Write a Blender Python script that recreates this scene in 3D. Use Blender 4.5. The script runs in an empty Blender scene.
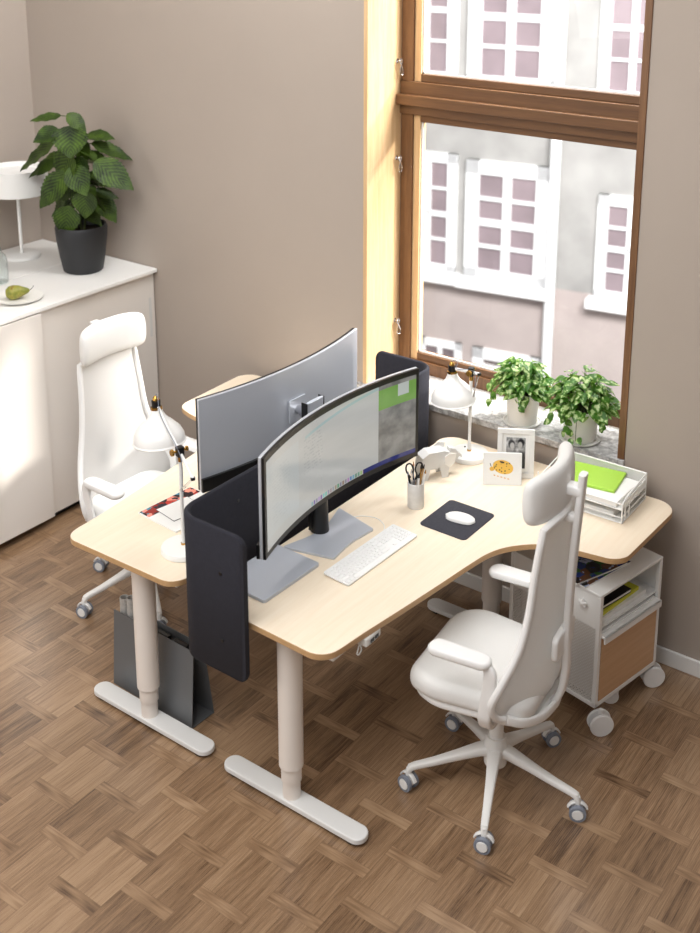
import bpy, bmesh, math, random
from mathutils import Vector, Matrix
random.seed(7)
S = bpy.context.scene
C = S.collection
PI = math.pi
def R(d): return math.radians(d)

# ------------------------------------------------------------------ camera, world, sun, lights, exposure
CX, CY, CZ, YAW, PIT, F, PPY = 2.5611, -2.4992, 3.0537, 0.6367, 0.2508, 1165.95, 198.8
cam = bpy.data.cameras.new('camera'); camo = bpy.data.objects.new('camera', cam); C.objects.link(camo)
camo.location = (CX, CY, CZ); camo.rotation_euler = (PI/2 - PIT, 0, YAW)
cam.sensor_fit = 'VERTICAL'; cam.sensor_height = 24.0; cam.lens = F*24.0/933; cam.shift_y = (PPY-466.5)/933
cam.clip_end = 200
cam.dof.use_dof = True; cam.dof.focus_distance = 4.55; cam.dof.aperture_fstop = 1.6
S.camera = camo
S.view_settings.view_transform = 'Standard'; S.view_settings.look = 'None'
S.view_settings.gamma = 1; S.view_settings.use_curve_mapping = False
S.view_settings.exposure = 0.0
wd = bpy.data.worlds.new('World'); S.world = wd; wd.use_nodes = True
bg = wd.node_tree.nodes['Background']; bg.inputs[0].default_value = (0.93, 0.96, 1.0, 1); bg.inputs[1].default_value = 0.43
sl = bpy.data.lights.new('sun', 'SUN'); so = bpy.data.objects.new('sun', sl); C.objects.link(so)
sl.energy = 4.6; sl.angle = R(5.0); sl.color = (1.0, 0.95, 0.88)
SUN = Vector((-1.6, -1.0, -0.85)).normalized()
so.rotation_euler = SUN.to_track_quat('-Z', 'Y').to_euler(); so.location = (4, 4, 6)
def area(name, loc, aim, sx, sy, e, col):
    l = bpy.data.lights.new(name, 'AREA'); l.shape = 'RECTANGLE'; l.size = sx; l.size_y = sy; l.energy = e; l.color = col
    o = bpy.data.objects.new(name, l); C.objects.link(o); o.location = loc
    o.rotation_euler = (Vector(aim)-Vector(loc)).to_track_quat('-Z', 'Y').to_euler(); return o
area('daylight_from_street_window', (0.25, 1.95, 1.75), (-0.2, -1.0, 0.4), 1.0, 1.6, 5, (1, 0.98, 0.96))
area('overhead_fill', (0.5, -1.5, 4.1), (-0.1, 0.6, 0), 2.6, 2.6, 125, (1, 0.985, 0.97))  # added unseen soft lamp overhead, lifts the tabletops against the walls
area('facade_fill', (1.5, 3.2, 5.0), (-2.5, 12.0, -1.0), 6.0, 3.0, 2900, (1, 1, 1))  # added unseen lamp outside above the window, brightens the facade opposite
area('daylight_left', (-2.2, -4.6, 2.6), (0, 0.4, 0.4), 2.4, 2.0, 60, (1, 0.975, 0.95))

# ------------------------------------------------------------------ node helpers
class NT:
    def __init__(s, name):
        s.m = bpy.data.materials.new(name); s.m.use_nodes = True; s.t = s.m.node_tree
        s.b = s.t.nodes['Principled BSDF']; s.out = s.t.nodes['Material Output']
    def n(s, ty, **k):
        x = s.t.nodes.new(ty)
        for a, v in k.items(): setattr(x, a, v)
        return x
    def l(s, a, b): s.t.links.new(a, b)
    def put(s, inp, v):
        if hasattr(v, 'is_output'): s.l(v, inp)
        else: inp.default_value = v
    def math(s, op, a, b=0.0, c=None):
        x = s.n('ShaderNodeMath', operation=op); s.put(x.inputs[0], a); s.put(x.inputs[1], b)
        if c is not None: s.put(x.inputs[2], c)
        return x.outputs[0]
    def mix(s, f, a, b, blend='MIX'):
        x = s.n('ShaderNodeMix', data_type='RGBA', blend_type=blend); s.put(x.inputs[0], f); s.put(x.inputs[6], a); s.put(x.inputs[7], b); return x.outputs[2]
    def coord(s, w='Object'): return s.n('ShaderNodeTexCoord').outputs[w]
    def sep(s, v):
        x = s.n('ShaderNodeSeparateXYZ'); s.l(v, x.inputs[0]); return x.outputs
    def comb(s, a, b, c=0.0):
        x = s.n('ShaderNodeCombineXYZ'); s.put(x.inputs[0], a); s.put(x.inputs[1], b); s.put(x.inputs[2], c); return x.outputs[0]
    def noise(s, v, sc, det=3, rough=0.5):
        x = s.n('ShaderNodeTexNoise'); s.l(v, x.inputs['Vector']); x.inputs['Scale'].default_value = sc; x.inputs['Detail'].default_value = det; x.inputs['Roughness'].default_value = rough; return x.outputs[0]
    def map(s, v, sc=(1, 1, 1)):
        x = s.n('ShaderNodeMapping'); s.l(v, x.inputs[0]); x.inputs['Scale'].default_value = sc; return x.outputs[0]
    def ramp(s, f, st):
        x = s.n('ShaderNodeValToRGB'); s.l(f, x.inputs[0]); e = x.color_ramp.elements
        while len(e) < len(st): e.new(0.5)
        for i, (p, c) in enumerate(st): e[i].position = p; e[i].color = (*c, 1) if len(c) == 3 else c
        return x.outputs[0]
    def bump(s, h, st, d=0.01):
        x = s.n('ShaderNodeBump'); s.l(h, x.inputs['Height']); x.inputs['Strength'].default_value = st; x.inputs['Distance'].default_value = d; s.l(x.outputs[0], s.b.inputs['Normal'])
def lin(r, g, b):
    f = lambda c: (c/255/12.92) if c/255 <= 0.04045 else ((c/255+0.055)/1.055)**2.4
    return (f(r), f(g), f(b), 1)
def mat(name, rgb, rough=0.5, metal=0.0, var=0.0, vs=6.0, bump=0.0, bs=200.0, coat=0.0):
    k = NT(name); c = lin(*rgb)
    if var > 0:
        f = k.noise(k.coord(), vs, 4)
        k.l(k.mix(f, tuple(x*(1-var) for x in c[:3])+(1,), tuple(min(1, x*(1+var)) for x in c[:3])+(1,)), k.b.inputs['Base Color'])
    else: k.b.inputs['Base Color'].default_value = c
    k.b.inputs['Roughness'].default_value = rough; k.b.inputs['Metallic'].default_value = metal
    if coat: k.b.inputs['Coat Weight'].default_value = coat
    if bump: k.bump(k.noise(k.coord(), bs, 2), bump, 0.002)
    return k.m
def wood(name, light, dark, axis='X', sc=1.0, rough=0.45, amt=1.0):
    k = NT(name); co = k.coord()
    s = {'X': (1.2, 22, 22), 'Y': (22, 1.2, 22), 'Z': (22, 22, 1.2)}[axis]
    g = k.noise(k.map(co, tuple(q*sc for q in s)), 2.2, 6, 0.62)
    g2 = k.noise(k.map(co, tuple(q*sc*6 for q in s)), 2.0, 3, 0.6)
    f = k.math('ADD', k.math('MULTIPLY', g, 0.7), k.math('MULTIPLY', g2, 0.3))
    k.l(k.ramp(f, [(0.5-0.22/amt, lin(*dark)[:3]), (0.5+0.22/amt, lin(*light)[:3])]), k.b.inputs['Base Color'])
    k.b.inputs['Roughness'].default_value = rough; k.bump(g2, 0.06, 0.001)
    return k.m
M = {}
M['white'] = mat('white_powder_coat', (238, 237, 234), 0.38)
M['whiteplastic'] = mat('white_plastic', (240, 239, 237), 0.35)
M['foot'] = mat('foot_powder_coat', (228, 228, 226), 0.45, bump=0.15, bs=500)
M['leg'] = mat('beige_white_leg', (242, 234, 226), 0.42)
M['cabinet'] = mat('cabinet_lacquer', (226, 220, 213), 0.42)
M['cabtop'] = mat('cabinet_top_white', (238, 236, 232), 0.35)
M['fabric'] = mat('off_white_fabric', (236, 235, 232), 0.9, bump=0.5, bs=900)
M['felt'] = mat('dark_felt', (36, 36, 45), 0.95, var=0.25, vs=60, bump=0.6, bs=700)
M['feltedge'] = mat('dark_piping', (36, 37, 46), 0.8)
M['black'] = mat('black_plastic', (16, 16, 18), 0.35)
M['pot_black'] = mat('anthracite_pot', (34, 35, 38), 0.5)
M['silver'] = mat('brushed_aluminium', (200, 204, 212), 0.30, 0.25)
M['alu'] = mat('satin_aluminium', (198, 203, 212), 0.40, 0.25)
M['chrome'] = mat('chrome', (220, 220, 222), 0.12, 1.0)
M['brass'] = mat('brass', (196, 152, 78), 0.25, 1.0)
M['grey'] = mat('grey_rubber', (132, 138, 150), 0.5)
M['steel_dark'] = mat('grey_painted_steel', (108, 110, 112), 0.45, 0.1)
M['paper'] = mat('white_paper', (240, 239, 236), 0.8)
M['papergrey'] = mat('light_grey_card', (214, 213, 210), 0.8)
M['green'] = mat('lime_green_folder', (166, 210, 72), 0.55)
M['yellow'] = mat('yellow_folder', (206, 206, 60), 0.6)
M['mousepad'] = mat('charcoal_mousepad', (58, 58, 66), 0.92, var=0.3, vs=120, bump=0.4, bs=800)
M['pot_white'] = mat('white_ceramic', (238, 236, 230), 0.35)
M['soil'] = mat('soil', (52, 38, 28), 0.95, var=0.4, vs=60, bump=1.0, bs=120)
M['cork'] = mat('cork', (176, 116, 76), 0.85, var=0.3, vs=80)
M['stem'] = mat('green_stem', (70, 80, 40), 0.6)
M['birch'] = wood('birch_veneer', (248, 234, 213), (236, 217, 190), 'Y', 0.8, 0.42, 0.8)
M['birchedge'] = wood('birch_edge', (205, 168, 124), (186, 146, 100), 'Y', 1.0, 0.5)
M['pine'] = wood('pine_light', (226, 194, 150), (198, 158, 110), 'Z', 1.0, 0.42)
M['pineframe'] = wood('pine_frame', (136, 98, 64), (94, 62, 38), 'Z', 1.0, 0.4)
M['pineframeh'] = wood('pine_frame_horizontal', (122, 86, 54), (84, 56, 34), 'X', 1.0, 0.4)
M['drawerwood'] = wood('drawer_birch', (214, 176, 138), (196, 154, 116), 'Y', 1.0, 0.5)
def m_wall():
    k = NT('taupe_wall_paint'); co = k.coord(); f = k.noise(co, 1.3, 4)
    k.l(k.mix(f, lin(168, 156, 145), lin(178, 166, 155)), k.b.inputs['Base Color']); k.b.inputs['Roughness'].default_value = 0.9
    k.bump(k.noise(co, 90, 3), 0.08, 0.003); return k.m
M['wall'] = m_wall()
def m_floor():
    k = NT('woven_oak_parquet'); co = k.coord(); x, y, z = k.sep(co)
    A, P, T = 0.199, 0.2475, 0.044
    xs = k.math('ADD', x, 0.241+A*40)
    q = k.math('DIVIDE', xs, A); col = k.math('FLOOR', q); fx = k.math('FRACT', q)
    par = k.math('MODULO', col, 2.0)
    ys = k.math('ADD', y, k.math('MULTIPLY', par, P/2)); ys = k.math('ADD', ys, -0.014+P*40)
    r = k.math('DIVIDE', ys, P); row = k.math('FLOOR', r); fy = k.math('FRACT', r)
    strip = k.math('LESS_THAN', fy, T/P)
    pk = k.math('FLOOR', k.math('MULTIPLY', fx, 5.0))
    pk = k.math('MULTIPLY', pk, k.math('SUBTRACT', 1.0, strip))
    idv = k.comb(k.math('ADD', k.math('MULTIPLY', col, 6.0), pk), row, k.math('MULTIPLY', strip, 7.0))
    wn = k.n('ShaderNodeTexWhiteNoise', noise_dimensions='3D'); k.l(idv, wn.inputs['Vector'])
    rnd = wn.outputs['Value']; rc = k.sep(wn.outputs['Color'])
    # block tone
    wb = k.n('ShaderNodeTexWhiteNoise', noise_dimensions='3D'); k.l(k.comb(col, row, k.math('MULTIPLY', strip, 3.0)), wb.inputs['Vector'])
    # grain coordinates
    off = k.math('MULTIPLY', rnd, 37.0)
    gv = k.comb(k.math('ADD', k.math('MULTIPLY', x, 60.0), off), k.math('MULTIPLY', y, 3.4), rnd)
    gh = k.comb(k.math('MULTIPLY', x, 2.6), k.math('ADD', k.math('MULTIPLY', y, 60.0), off), rnd)
    mv = k.n('ShaderNodeMix', data_type='VECTOR'); k.l(strip, mv.inputs[0]); k.l(gv, mv.inputs[4]); k.l(gh, mv.inputs[5])
    g = k.noise(mv.outputs[1], 2.0, 7, 0.68)
    w = k.n('ShaderNodeTexWave'); w.inputs['Scale'].default_value = 0.9; w.inputs['Distortion'].default_value = 5.0; w.inputs['Detail'].default_value = 3.0; k.l(mv.outputs[1], w.inputs[0])
    gg = k.math('ADD', k.math('MULTIPLY', g, 0.62), k.math('MULTIPLY', w.outputs[1], 0.10))
    f = k.math('ADD', gg, k.math('MULTIPLY', rnd, 0.13)); f = k.math('ADD', f, k.math('MULTIPLY', wb.outputs['Value'], 0.15))
    f = k.math('ADD', f, k.math('MULTIPLY', strip, 0.02))
    c = k.ramp(f, [(0.30, lin(82, 60, 42)[:3]), (0.45, lin(136, 107, 80)[:3]), (0.60, lin(162, 132, 102)[:3]), (0.84, lin(190, 160, 128)[:3])])
    # grooves
    e1 = k.math('FRACT', k.math('MULTIPLY', fx, 5.0)); e1 = k.math('MINIMUM', e1, k.math('SUBTRACT', 1.0, e1)); e1 = k.math('ADD', k.math('MULTIPLY', e1, A/5), k.math('MULTIPLY', strip, 0.1))
    e2 = k.math('MULTIPLY', k.math('MINIMUM', fx, k.math('SUBTRACT', 1.0, fx)), A)
    e3 = k.math('MULTIPLY', k.math('MINIMUM', fy, k.math('SUBTRACT', 1.0, fy)), P)
    e4 = k.math('ABSOLUTE', k.math('SUBTRACT', k.math('MULTIPLY', fy, P), T))
    e = k.math('MINIMUM', k.math('MINIMUM', e1, e2), k.math('MINIMUM', e3, e4))
    gr = k.math('LESS_THAN', e, 0.0011)
    c2 = k.mix(k.math('MULTIPLY', gr, 0.35), c, lin(96, 70, 50))
    k.l(c2, k.b.inputs['Base Color'])
    k.l(k.math('ADD', 0.24, k.math('MULTIPLY', g, 0.22)), k.b.inputs['Roughness'])
    h = k.math('SUBTRACT', k.math('ADD', g, k.math('MULTIPLY', rc[1], 0.25)), gr)
    k.b.inputs['Coat Weight'].default_value = 0.7; k.b.inputs['Coat Roughness'].default_value = 0.2
    k.bump(h, 0.25, 0.0012)
    return k.m
M['floor'] = m_floor()
def m_marble():
    k = NT('grey_marble'); co = k.coord(); n1 = k.noise(co, 9, 8, 0.7); n2 = k.noise(k.map(co, (1, 2.5, 1)), 30, 5, 0.6)
    v = k.math('ABSOLUTE', k.math('SUBTRACT', n1, 0.5)); v = k.math('ADD', k.math('MULTIPLY', v, 4.0), k.math('MULTIPLY', n2, 0.5))
    k.l(k.ramp(v, [(0.15, lin(120, 118, 116)[:3]), (0.5, lin(196, 194, 192)[:3]), (0.9, lin(226, 225, 224)[:3])]), k.b.inputs['Base Color'])
    k.b.inputs['Roughness'].default_value = 0.3; return k.m
M['marble'] = m_marble()
def m_glass(name, refl=1.0, tint=(1, 1, 1, 1), rough=0.0):
    k = NT(name); tr = k.n('ShaderNodeBsdfTransparent'); tr.inputs[0].default_value = tint
    gl = k.n('ShaderNodeBsdfGlossy'); gl.inputs['Roughness'].default_value = rough
    fr = k.n('ShaderNodeFresnel'); fr.inputs[0].default_value = 1.45
    mx = k.n('ShaderNodeMixShader'); ge = k.n('ShaderNodeNewGeometry'); k.l(k.math('MULTIPLY', k.math('MULTIPLY', fr.outputs[0], refl), k.math('SUBTRACT', 1.0, ge.outputs['Backfacing'])), mx.inputs[0]); k.l(tr.outputs[0], mx.inputs[1]); k.l(gl.outputs[0], mx.inputs[2])
    k.l(mx.outputs[0], k.out.inputs[0]); return k.m
M['glass'] = m_glass('window_glass', 0.6)
M['clearglass'] = m_glass('clear_glass', 1.6, (0.96, 0.98, 0.98, 1), 0.03)
def m_net(name, rgb, open_=0.3):
    k = NT(name); k.b.inputs['Base Color'].default_value = lin(*rgb); k.b.inputs['Roughness'].default_value = 0.75
    tr = k.n('ShaderNodeBsdfTransparent'); mx = k.n('ShaderNodeMixShader'); mx.inputs[0].default_value = open_
    tl = k.n('ShaderNodeBsdfTranslucent'); tl.inputs[0].default_value = lin(*rgb); m2 = k.n('ShaderNodeMixShader'); m2.inputs[0].default_value = 0.3; k.l(k.b.outputs[0], m2.inputs[1]); k.l(tl.outputs[0], m2.inputs[2])
    k.l(m2.outputs[0], mx.inputs[1]); k.l(tr.outputs[0], mx.inputs[2]); k.l(mx.outputs[0], k.out.inputs[0]); return k.m
M['net'] = m_net('white_mesh_fabric', (236, 235, 233), 0.14)
def m_perf(name, rgb, sc, r):
    # perforated sheet: round holes are see-through
    k = NT(name); co = k.coord(); x, y, z = k.sep(co)
    a = k.math('ADD', x, y); 
    def cell(u, v):
        fu = k.math('SUBTRACT', k.math('FRACT', k.math('MULTIPLY', u, sc)), 0.5); fv = k.math('SUBTRACT', k.math('FRACT', k.math('MULTIPLY', v, sc)), 0.5)
        return k.math('ADD', k.math('MULTIPLY', fu, fu), k.math('MULTIPLY', fv, fv))
    p = k.math('ADD', a, z); q = k.math('SUBTRACT', a, z)
    hole = k.math('LESS_THAN', cell(p, q), r*r)
    k.b.inputs['Base Color'].default_value = lin(*rgb); k.b.inputs['Roughness'].default_value = 0.5
    tr = k.n('ShaderNodeBsdfTransparent'); mx = k.n('ShaderNodeMixShader'); k.l(hole, mx.inputs[0])
    k.l(k.b.outputs[0], mx.inputs[1]); k.l(tr.outputs[0], mx.inputs[2]); k.l(mx.outputs[0], k.out.inputs[0]); return k.m
M['perf'] = m_perf('white_perforated_steel', (226, 222, 216), 75, 0.36)
M['traynet'] = m_perf('white_tray_mesh', (236, 236, 232), 130, 0.33)
def m_leaf(name, a, b, vs=14.0, rough=0.5):
    k = NT(name); co = k.coord('UV'); x, y, z = k.sep(co)
    ob = k.noise(k.coord(), vs, 3)
    vein = k.math('ABSOLUTE', k.math('SUBTRACT', k.math('FRACT', k.math('SUBTRACT', k.math('MULTIPLY', y, 9.0), k.math('MULTIPLY', k.math('ABSOLUTE', k.math('SUBTRACT', x, 0.5)), 7.0))), 0.5))
    f = k.math('ADD', k.math('MULTIPLY', ob, 0.75), k.math('MULTIPLY', vein, 0.5))
    k.l(k.ramp(f, [(0.35, lin(*a)[:3]), (0.85, lin(*b)[:3])]), k.b.inputs['Base Color'])
    k.b.inputs['Roughness'].default_value = rough
    k.b.inputs['Specular IOR Level'].default_value = 0.3
    k.bump(vein, 0.3, 0.004)
    return k.m
M['leaf_dark'] = m_leaf('coffee_plant_leaf', (20, 36, 6), (84, 112, 28))
def m_pothos():
    k = NT('variegated_leaf'); ob = k.noise(k.coord(), 55, 2); uv = k.sep(k.coord('UV'))
    f = k.math('ADD', ob, k.math('MULTIPLY', k.math('ABSOLUTE', k.math('SUBTRACT', uv[0], 0.5)), -0.25))
    k.l(k.ramp(f, [(0.40, lin(56, 104, 34)[:3]), (0.47, lin(104, 152, 60)[:3]), (0.53, lin(206, 222, 160)[:3])]), k.b.inputs['Base Color'])
    k.b.inputs['Roughness'].default_value = 0.4
    tl = k.n('ShaderNodeBsdfTranslucent'); tl.inputs[0].default_value = lin(140, 190, 70)
    mx = k.n('ShaderNodeMixShader'); mx.inputs[0].default_value = 0.3; k.l(k.b.outputs[0], mx.inputs[1]); k.l(tl.outputs[0], mx.inputs[2]); k.l(mx.outputs[0], k.out.inputs[0])
    return k.m
M['leaf_pothos'] = m_pothos()

# ------------------------------------------------------------------ mesh helpers
def B(): return bmesh.new()
def box(bm, a, b, mi=0):
    (x0, y0, z0), (x1, y1, z1) = a, b
    v = [bm.verts.new(p) for p in [(x0, y0, z0), (x1, y0, z0), (x1, y1, z0), (x0, y1, z0), (x0, y0, z1), (x1, y0, z1), (x1, y1, z1), (x0, y1, z1)]]
    for f in [(0, 3, 2, 1), (4, 5, 6, 7), (0, 1, 5, 4), (1, 2, 6, 5), (2, 3, 7, 6), (3, 0, 4, 7)]:
        bm.faces.new([v[i] for i in f]).material_index = mi
    return v
def loft(bm, rings, cap=True, closed=True, mi=0, uv=None):
    V = [[bm.verts.new(p) for p in r] for r in rings]; n = len(V[0]); m = n if closed else n-1
    for i in range(len(V)-1):
        for j in range(m):
            f = bm.faces.new([V[i][j], V[i][(j+1) % n], V[i+1][(j+1) % n], V[i+1][j]]); f.material_index = mi
    if cap and closed:
        bm.faces.new(V[0][::-1]).material_index = mi; bm.faces.new(V[-1]).material_index = mi
    return V
def lathe(bm, prof, c=(0, 0, 0), seg=32, mi=0, axis=None):
    """prof = [(r, z)]; closed at ends with caps; axis: optional Matrix"""
    rings = []
    for r, z in prof:
        rg = []
        for i in range(seg):
            a = 2*PI*i/seg; p = Vector((max(r, 1e-4)*math.cos(a), max(r, 1e-4)*math.sin(a), z))
            if axis is not None: p = axis @ p
            rg.append(p+Vector(c))
        rings.append(rg)
    return loft(bm, rings, True, True, mi)
def frames(pts, closed=False):
    P = [Vector(p) for p in pts]; n = len(P); T = []
    for i in range(n):
        a = P[i-1] if (i > 0 or closed) else P[i]; b = P[(i+1) % n] if (i < n-1 or closed) else P[i]
        t = (b-a); T.append(t.normalized() if t.length > 1e-9 else Vector((0, 0, 1)))
    u = T[0].orthogonal().normalized(); U = [u]
    for i in range(1, n):
        u = U[-1]-T[i]*U[-1].dot(T[i]); u = u.normalized() if u.length > 1e-6 else T[i].orthogonal().normalized(); U.append(u)
    return P, T, U
def tube(bm, pts, r, seg=10, closed=False, mi=0):
    P, T, U = frames(pts, closed); rr = r if isinstance(r, (list, tuple)) else [r]*len(P); rings = []
    for i in range(len(P)):
        w = T[i].cross(U[i])
        rings.append([P[i]+(U[i]*math.cos(2*PI*j/seg)+w*math.sin(2*PI*j/seg))*rr[i] for j in range(seg)])
    if closed: rings.append(rings[0])
    loft(bm, rings, not closed, True, mi)
def ribbon(bm, pts, side, w, t, mi=0):
    """rounded-rect strap along pts; side = constant direction of its width; w,t may be lists"""
    P = [Vector(p) for p in pts]; n = len(P); sd = Vector(side).normalized()
    W = w if isinstance(w, (list, tuple)) else [w]*n; T_ = t if isinstance(t, (list, tuple)) else [t]*n; rings = []
    for i in range(n):
        d = (P[min(i+1, n-1)]-P[max(i-1, 0)]).normalized(); nn = sd.cross(d).normalized(); a = W[i]/2; b = T_[i]/2; rg = []
        for j in range(16):
            th = 2*PI*j/16; cx = math.copysign(abs(math.cos(th))**0.45, math.cos(th)); sx = math.copysign(abs(math.sin(th))**0.6, math.sin(th))
            rg.append(P[i]+sd*cx*a+nn*sx*b)
        rings.append(rg)
    loft(bm, rings)
def smoothpath(pts, n=8, closed=False):
    P = [Vector(p) for p in pts]; out = []; m = len(P)
    rng = range(m) if closed else range(m-1)
    for i in rng:
        p0 = P[(i-1) % m] if (closed or i > 0) else P[i]; p1 = P[i]; p2 = P[(i+1) % m]; p3 = P[(i+2) % m] if (closed or i+2 < m) else p2
        for k in range(n):
            t = k/n; t2 = t*t; t3 = t2*t
            out.append(0.5*((2*p1)+(-p0+p2)*t+(2*p0-5*p1+4*p2-p3)*t2+(-p0+3*p1-3*p2+p3)*t3))
    if not closed: out.append(P[-1])
    return out
def rounded(pts, rad, seg=8):
    n = len(pts); out = []
    rr = rad if isinstance(rad, (list, tuple)) else [rad]*n
    for i in range(n):
        p = Vector(pts[i]); a = Vector(pts[i-1]); b = Vector(pts[(i+1) % n]); r = rr[i]
        if r <= 0: out.append((p.x, p.y)); continue
        u = (a-p).normalized(); v = (b-p).normalized(); ang = u.angle(v); d = r/math.tan(ang/2); d = min(d, (a-p).length*0.49, (b-p).length*0.49); r2 = d*math.tan(ang/2)
        c = p+(u+v).normalized()*(r2/math.sin(ang/2)); s = p+u*d-c; e = p+v*d-c; tot = s.angle(e)
        for k in range(seg+1):
            t = k/seg; q = (s*math.sin((1-t)*tot)+e*math.sin(t*tot))/math.sin(tot) if tot > 1e-4 else s
            out.append((c.x+q.x, c.y+q.y))
    return out
def prism(bm, out, z0, z1, mi=0, top_mi=None):
    b = [bm.verts.new((x, y, z0)) for x, y in out]; t = [bm.verts.new((x, y, z1)) for x, y in out]; n = len(out)
    bm.faces.new(b[::-1]).material_index = mi; bm.faces.new(t).material_index = mi if top_mi is None else top_mi
    for i in range(n): bm.faces.new([b[i], b[(i+1) % n], t[(i+1) % n], t[i]]).material_index = mi
def cushion(bm, out, z0, z1, r, k=5, dome=0.0, shape=None):
    cx = sum(p[0] for p in out)/len(out); cy = sum(p[1] for p in out)/len(out); ext = max(math.hypot(p[0]-cx, p[1]-cy) for p in out)
    rings = []
    def ring(ins, z, dm=0):
        rg = []
        for x, y in out:
            d = math.hypot(x-cx, y-cy); s = max(0.0, 1-ins/d) if d > 0 else 0
            X = cx+(x-cx)*s; Y = cy+(y-cy)*s; zz = z+dm
            if shape: zz += shape(X, Y)
            rg.append((X, Y, zz))
        return rg
    rings.append(ring(ext*0.6, z0)); 
    for i in range(k+1): a = PI/2*i/k; rings.append(ring(r*(1-math.sin(a)), z0+r*(1-math.cos(a))))
    for i in range(k+1): a = PI/2*i/k; rings.append(ring(r*(1-math.cos(a)), z1-r*(1-math.sin(a))))
    rings.append(ring(r+ext*0.25, z1, dome*0.6)); rings.append(ring(r+ext*0.5, z1, dome))
    loft(bm, rings)
def xf(bm, m): bmesh.ops.transform(bm, matrix=m, verts=bm.verts); return bm
def obj(name, bm, m, parent=None, bev=0.0, seg=2, sub=0, smooth=True, ang=35, solid=0.0):
    bmesh.ops.recalc_face_normals(bm, faces=bm.faces)
    me = bpy.data.meshes.new(name); bm.to_mesh(me); bm.free()
    for x in (m if isinstance(m, (list, tuple)) else [m]): me.materials.append(M[x] if isinstance(x, str) else x)
    if smooth:
        me.polygons.foreach_set('use_smooth', [True]*len(me.polygons)); me.set_sharp_from_angle(angle=R(ang))
    o = bpy.data.objects.new(name, me); C.objects.link(o)
    if parent: o.parent = parent
    if solid: q = o.modifiers.new('s', 'SOLIDIFY'); q.thickness = solid; q.offset = 0
    if bev:
        q = o.modifiers.new('b', 'BEVEL'); q.width = bev; q.segments = seg; q.limit_method = 'ANGLE'; q.angle_limit = R(40); q.harden_normals = True
    if sub: q = o.modifiers.new('u', 'SUBSURF'); q.levels = sub; q.render_levels = sub
    return o
def tag(o, label, cat, group=None, kind=None):
    o['label'] = label; o['category'] = cat
    if group: o['group'] = group
    if kind: o['kind'] = kind
    return o
def struct(o, label=None):
    o['kind'] = 'structure'
    if label: o['label'] = label
    return o
def thing(name, label, cat, loc=(0, 0, 0), rz=0.0, group=None):
    o = bpy.data.objects.new(name, None); C.objects.link(o); o.location = loc; o.rotation_euler = (0, 0, rz); o.empty_display_size = 0.05
    return tag(o, label, cat, group)
def copy_tree(o, parent=None):
    c = o.copy(); C.objects.link(c)
    if parent: c.parent = parent
    for ch in [q for q in bpy.data.objects if q.parent == o]: copy_tree(ch, c)
    return c
# pixel of the photograph (700x933) -> point on the plane axis=value
def at(px, py, axis, val):
    fw = Vector((-math.sin(YAW)*math.cos(PIT), math.cos(YAW)*math.cos(PIT), -math.sin(PIT))); r = Vector((math.cos(YAW), math.sin(YAW), 0)); up = r.cross(fw)
    d = fw+r*((px-350)/F)-up*((py-PPY)/F); o = Vector((CX, CY, CZ)); t = (val-o[axis])/d[axis]; return o+d*t
def at_plane(px, py, p0, n):
    fw = Vector((-math.sin(YAW)*math.cos(PIT), math.cos(YAW)*math.cos(PIT), -math.sin(PIT))); r = Vector((math.cos(YAW), math.sin(YAW), 0)); up = r.cross(fw)
    d = fw+r*((px-350)/F)-up*((py-PPY)/F); o = Vector((CX, CY, CZ)); n = Vector(n); t = (Vector(p0)-o).dot(n)/d.dot(n); return o+d*t

# ------------------------------------------------------------------ room shell
WV = 1.645; DV = 0.28; UL = -2.72; WH = 4.2
OL, OR, OB, OT = -0.425, 0.885, 0.82, 3.45       # window opening in the wall
bm = B(); box(bm, (UL-0.12, -6.0, -0.1), (7.0, WV+0.02, 0.0)); struct(obj('floor', bm, 'floor', smooth=False))
bm = B()
for a, b in [((UL-0.12, 0.0), (OL, WH)), ((OR, 0.0), (7.0, WH)), ((OL, 0.0), (OR, OB)), ((OL, OT), (OR, WH))]:
    box(bm, (a[0], WV, a[1]), (b[0], WV+DV+0.12, b[1]))
struct(obj('wall_window', bm, 'wall', smooth=False))
bm = B(); box(bm, (UL-0.12, -6.0, 0), (UL, WV, WH)); struct(obj('wall_left', bm, 'wall', smooth=False))
bm = B(); box(bm, (5.2, -6.0, 0), (5.32, WV, WH)); struct(obj('wall_right', bm, 'wall', smooth=False))
bm = B(); box(bm, (UL+1.05, WV-0.014, 0), (5.2, WV, 0.072)); struct(obj('baseboard_window', bm, 'white', bev=0.004))
# window
w1 = bpy.data.objects.new('window_1', None); C.objects.link(w1); w1.location = (0, 0, 0); w1['kind'] = 'structure'
JT = 0.022
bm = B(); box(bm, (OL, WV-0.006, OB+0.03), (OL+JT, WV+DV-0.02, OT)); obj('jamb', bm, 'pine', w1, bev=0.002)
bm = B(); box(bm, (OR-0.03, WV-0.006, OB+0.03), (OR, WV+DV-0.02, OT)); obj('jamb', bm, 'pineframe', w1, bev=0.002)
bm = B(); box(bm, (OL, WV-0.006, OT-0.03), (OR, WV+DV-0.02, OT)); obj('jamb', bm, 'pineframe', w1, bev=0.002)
FV = WV+DV-0.02                                   # front face of the frame
L0, R0 = OL+JT, OR-0.03
def zat(px, py, v=FV): return at(px, py, 1, v)
g_ul = zat(422.5, 73.5, FV+0.03); g_ll = zat(422.5, 121.5, FV+0.03); g_lb = zat(422.5, 352, FV+0.03)
XL = g_ll.x                                       # glass left edge
XR = R0-0.005
zT0, zT1 = g_ll.z, g_ul.z                         # transom between lower and upper glass
zB = g_lb.z
print('window', XL, XR, zB, zT0, zT1)
sw = 0.035
bm = B()
box(bm, (L0, FV, OB+0.03), (XL-sw, FV+0.07, OT-0.03)); box(bm, (XR+0.002, FV, OB+0.03), (R0, FV+0.07, OT-0.03))
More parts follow.
